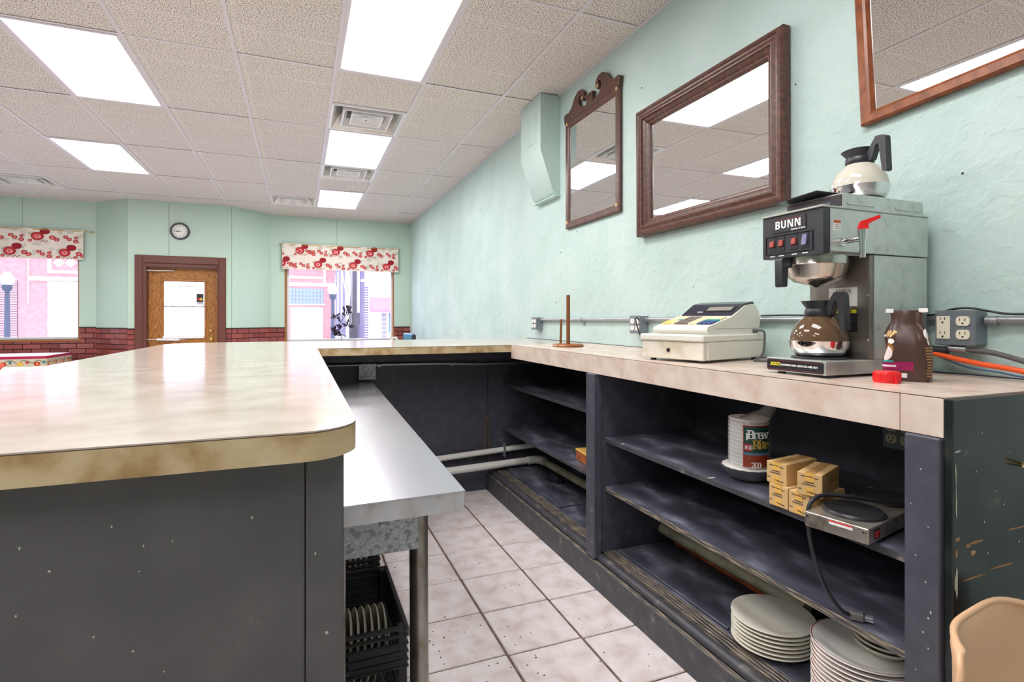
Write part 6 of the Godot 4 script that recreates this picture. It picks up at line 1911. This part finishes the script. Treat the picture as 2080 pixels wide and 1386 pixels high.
# ---------------------------------------------------------------- across the street
func street() -> void:
	var g := struct_node("ground", Vector3(0, -0.2, -30), "pale street and pavement outside the windows")
	O = Vector3(0, -0.2, -30)
	pbox(g, "roadway", Vector3(-60, -0.4, -90), Vector3(60, -0.22, -9.95), mt.asphalt)
	pbox(g, "pavement", Vector3(-60, -0.22, -13.0), Vector3(60, -0.10, -9.80), mt.pavement, 0.02)
	pbox(g, "pavement", Vector3(-60, -0.22, -33.98), Vector3(60, -0.10, -30.5), mt.pavement, 0.02)
	O = Vector3.ZERO
	var zf := -34.0
	var t := thing("brick_building", "long pink brick building with white trim across the street", "building", Vector3(-8, -0.1, zf))
	O = Vector3(-8, -0.1, zf)
	pbox(t, "wall", Vector3(-34, -0.1, zf - 8), Vector3(2.03, 5.2, zf), mt.pink_brick)
	pbox(t, "parapet", Vector3(-34.1, 5.2, zf - 8.1), Vector3(2.1, 5.45, zf + 0.12), mt.white_trim, 0.02)
	pbox(t, "string_course", Vector3(-2.0, 3.16, zf), Vector3(2.06, 3.36, zf + 0.06), mt.white_trim, 0.01)
	pbox(t, "string_course", Vector3(-2.0, 3.60, zf), Vector3(1.45, 3.74, zf + 0.06), mt.white_trim, 0.01)
	pbox(t, "pilaster_strip", Vector3(1.36, 3.36, zf), Vector3(1.50, 5.2, zf + 0.05), mt.white_trim, 0.01)
	# glass block window over the garage door
	for i in 10:
		for j in 4:
			var x0 := -0.57 + i * 0.194
			var y0 := 2.12 + j * 0.228
			pbox(t, "glass_block", Vector3(x0 + 0.008, y0 + 0.008, zf), Vector3(x0 + 0.186, y0 + 0.22, zf + 0.03), mt.glass_block, 0.012)
	pbox(t, "window_sill", Vector3(-0.65, 2.02, zf), Vector3(1.45, 2.11, zf + 0.10), mt.white_trim, 0.01)
	var d := pbox(t, "garage_door", Vector3(-0.45, -0.1, zf), Vector3(1.34, 1.92, zf + 0.03), mt.white_trim, 0.01)
	for k in 17: pbox(d, "door_rib", Vector3(-0.40 + k * 0.105, -0.08, zf + 0.03), Vector3(-0.33 + k * 0.105, 1.84, zf + 0.06), mt.white_trim, 0.008)
	# left part seen through the other window
	pbox(t, "lintel", Vector3(-12.58, 3.16, zf), Vector3(-9.0, 3.36, zf + 0.10), mt.white_trim, 0.01)
	pbox(t, "white_panel", Vector3(-11.86, -0.1, zf), Vector3(-9.2, 3.13, zf + 0.05), mt.white_trim, 0.01)
	pbox(t, "white_shopfront", Vector3(-9.1, -0.1, zf), Vector3(-2.2, 4.6, zf + 0.05), mt.white_trim, 0.01)
	pbox(t, "panel_handle", Vector3(-11.2, 0.95, zf + 0.05), Vector3(-10.65, 1.2, zf + 0.08), mt.tee, 0.02)
	var s := st()
	XF = Transform3D(Basis.IDENTITY, Vector3(-10.4, 4.3, zf))
	frame_sweep(s, 2.9, 1.5, [Vector2(0, 0), Vector2(0, 0.08), Vector2(0.14, 0.08), Vector2(0.14, 0)])
	XF = Transform3D.IDENTITY
	part(t, "window_frame", s, mt.white_trim)
	for k in 6:
		XF = Transform3D(Basis(Vector3.BACK, PI / 4), Vector3(-11.4 + k * 0.5, 4.1, zf))
		pbox(t, "diamond_panel", Vector3(-0.17, -0.17, 0), Vector3(0.17, 0.17, 0.05), mt.white_trim, 0.01)
	XF = Transform3D.IDENTITY
	var sh := pbox(t, "shutter", Vector3(-14.6, -0.1, zf), Vector3(-13.05, 3.14, zf + 0.02), mt.shutter_gap)
	for k in 27: pbox(sh, "slat", Vector3(-14.58, -0.05 + k * 0.118, zf + 0.02), Vector3(-13.07, 0.04 + k * 0.118, zf + 0.05), mt.shutter, 0.01)
	ptube(t, "downpipe", [Vector3(-12.62, 2.0, zf + 0.05), Vector3(-12.62, 4.4, zf + 0.05)], 0.03, mt.white_trim, 8)
	# second building beyond the alley
	t = thing("alley_building", "violet brick building beyond the alley with a pink awning", "building", Vector3(6, -0.1, -34))
	O = Vector3(6, -0.1, -34)
	pbox(t, "wall", Vector3(3.42, -0.1, -75), Vector3(16, 6.5, -31.0), mt.violet_brick)
	pbox(t, "front_face", Vector3(3.42, -0.1, -31.0), Vector3(16, 6.5, -30.95), mt.white_trim)
	pbox(t, "cornice", Vector3(3.2, 3.3, -30.95), Vector3(16, 3.42, -30.7), mt.white_trim, 0.02)
	for k in 7:
		var w := pbox(t, "side_window", Vector3(3.39, 1.6, -35.0 - k * 4.6), Vector3(3.43, 5.6, -33.6 - k * 4.6), mt.white_trim, 0.01)
		pbox(w, "window_lower", Vector3(3.385, 0.9, -34.9 - k * 4.6), Vector3(3.43, 1.6, -33.7 - k * 4.6), mt.lamp_post, 0.01)
	for k in 22:
		pbox(t, "quoin", Vector3(3.40, 0.0 + k * 0.14, -30.95), Vector3(3.62, 0.08 + k * 0.14, -30.93), mt.violet_brick)
		pbox(t, "quoin", Vector3(4.35, -0.1 + k * 0.075, -30.95), Vector3(4.62, -0.06 + k * 0.075, -30.93), mt.violet_brick)
	s = st()
	XF = Transform3D(Basis(Vector3(0, 0, 1), Vector3(0, 1, 0), Vector3(-1, 0, 0)), Vector3(9.7, 0, -30.94))
	prism(s, PackedVector2Array([Vector2(0, 2.45), Vector2(0, 1.68), Vector2(0.9, 1.60), Vector2(0.9, 1.75)]), -6.0, 6.0)
	XF = Transform3D.IDENTITY
	part(t, "awning", s, mt.awning)
	pbox(t, "poster", Vector3(4.75, 0.45, -30.95), Vector3(5.5, 1.55, -30.90), mt.poster_blue, 0.01)
	O = Vector3.ZERO
	# street lamps
	var lamp := func(at: Vector3, label: String, h: float) -> void:
		var l := thing("street_lamp", label, "street lamp", at, 0, "street lamps")
		plathe(l, "post", [Vector2(0.16, 0), Vector2(0.15, 0.35), Vector2(0.085, 0.45), Vector2(0.065, h - 0.3), Vector2(0.06, h - 0.22), Vector2(0.12, h - 0.16), Vector2(0.14, h)], mt.lamp_post, Vector3.ZERO, 16)
		plathe(l, "globe", [Vector2(0.12, h), Vector2(0.19, h + 0.16), Vector2(0.17, h + 0.28), Vector2(0.06, h + 0.40), Vector2(0.0, h + 0.42)], mt.globe, Vector3.ZERO, 16)
	lamp.call(Vector3(-8.72, -0.2, -22.0), "blue street lamp with a white globe seen through the left window", 2.52)
	lamp.call(Vector3(1.225, -0.2, -22.0), "blue street lamp at the alley seen through the corner window", 2.38)
	t = thing("bare_tree", "pale bare tree by the alley seen through the corner window", "tree", Vector3(2.2, -0.2, -27))
	ptube(t, "trunk", curve([Vector3(0, 0, 0), Vector3(-0.03, 1.5, 0), Vector3(0.05, 3.0, 0), Vector3(-0.05, 4.6, 0)], 5), 0.07, mt.bark, 8)
	for q in [[0.02, 2.4, -0.3, 3.9]]:
		ptube(t, "branch", curve([Vector3(q[0], q[1], 0), Vector3((q[0] + q[2]) * 0.6, (q[1] + q[3]) * 0.48, 0.1), Vector3(q[2], q[3], 0.1)], 4), 0.025, mt.bark, 6)

func _ready() -> void:
	rng.seed = 1
	lights_and_sky()
	materials()
	printed_cloth()
	shell()
	ceiling()
	var names := {
		Vector2i(0, 0): "lit ceiling panel, the largest, at the top centre of the photo",
		Vector2i(0, 2): "lit ceiling panel between the two square vents",
		Vector2i(0, 4): "lit ceiling panel nearest the corner window",
		Vector2i(-3, 1): "large lit ceiling panel at the upper left of the photo",
		Vector2i(-4, 3): "smaller lit ceiling panel left of the middle, second in its row",
		Vector2i(-2, -1): "lit ceiling panel seen only in the crooked mirror",
		Vector2i(-6, 1): "lit ceiling panel over the left side of the dining room",
		Vector2i(-7, 3): "lit ceiling panel over the far left dining tables",
		Vector2i(0, -2): "lit ceiling panel behind the viewer along the service wall",
		Vector2i(-3, -3): "lit ceiling panel behind the viewer at the room's middle",
		Vector2i(-6, -3): "lit ceiling panel behind the viewer at the room's left"}
	for l in LAMPS: ceiling_lamp(l[0], l[1], names[Vector2i(l[0], l[1])])
	var vn := ["square ceiling vent just beyond the largest light panel", "square ceiling vent beyond the second light panel", "small-looking ceiling vent near the front wall, left of the last light", "ceiling vent at the far left edge of the photo"]
	for k in VENTS.size(): ceiling_vent(VENTS[k][0], VENTS[k][1], vn[k])
	bar_counter()
	service_counter()
	steel_table()
	crates_and_plates()
	shelf_plates()
	mirrors()
	wall_services()
	coffee_brewer()
	cash_register()
	towel_holder()
	coffee_bag()
	shelf_goods()
	peach_chair()
	dining()
	street()
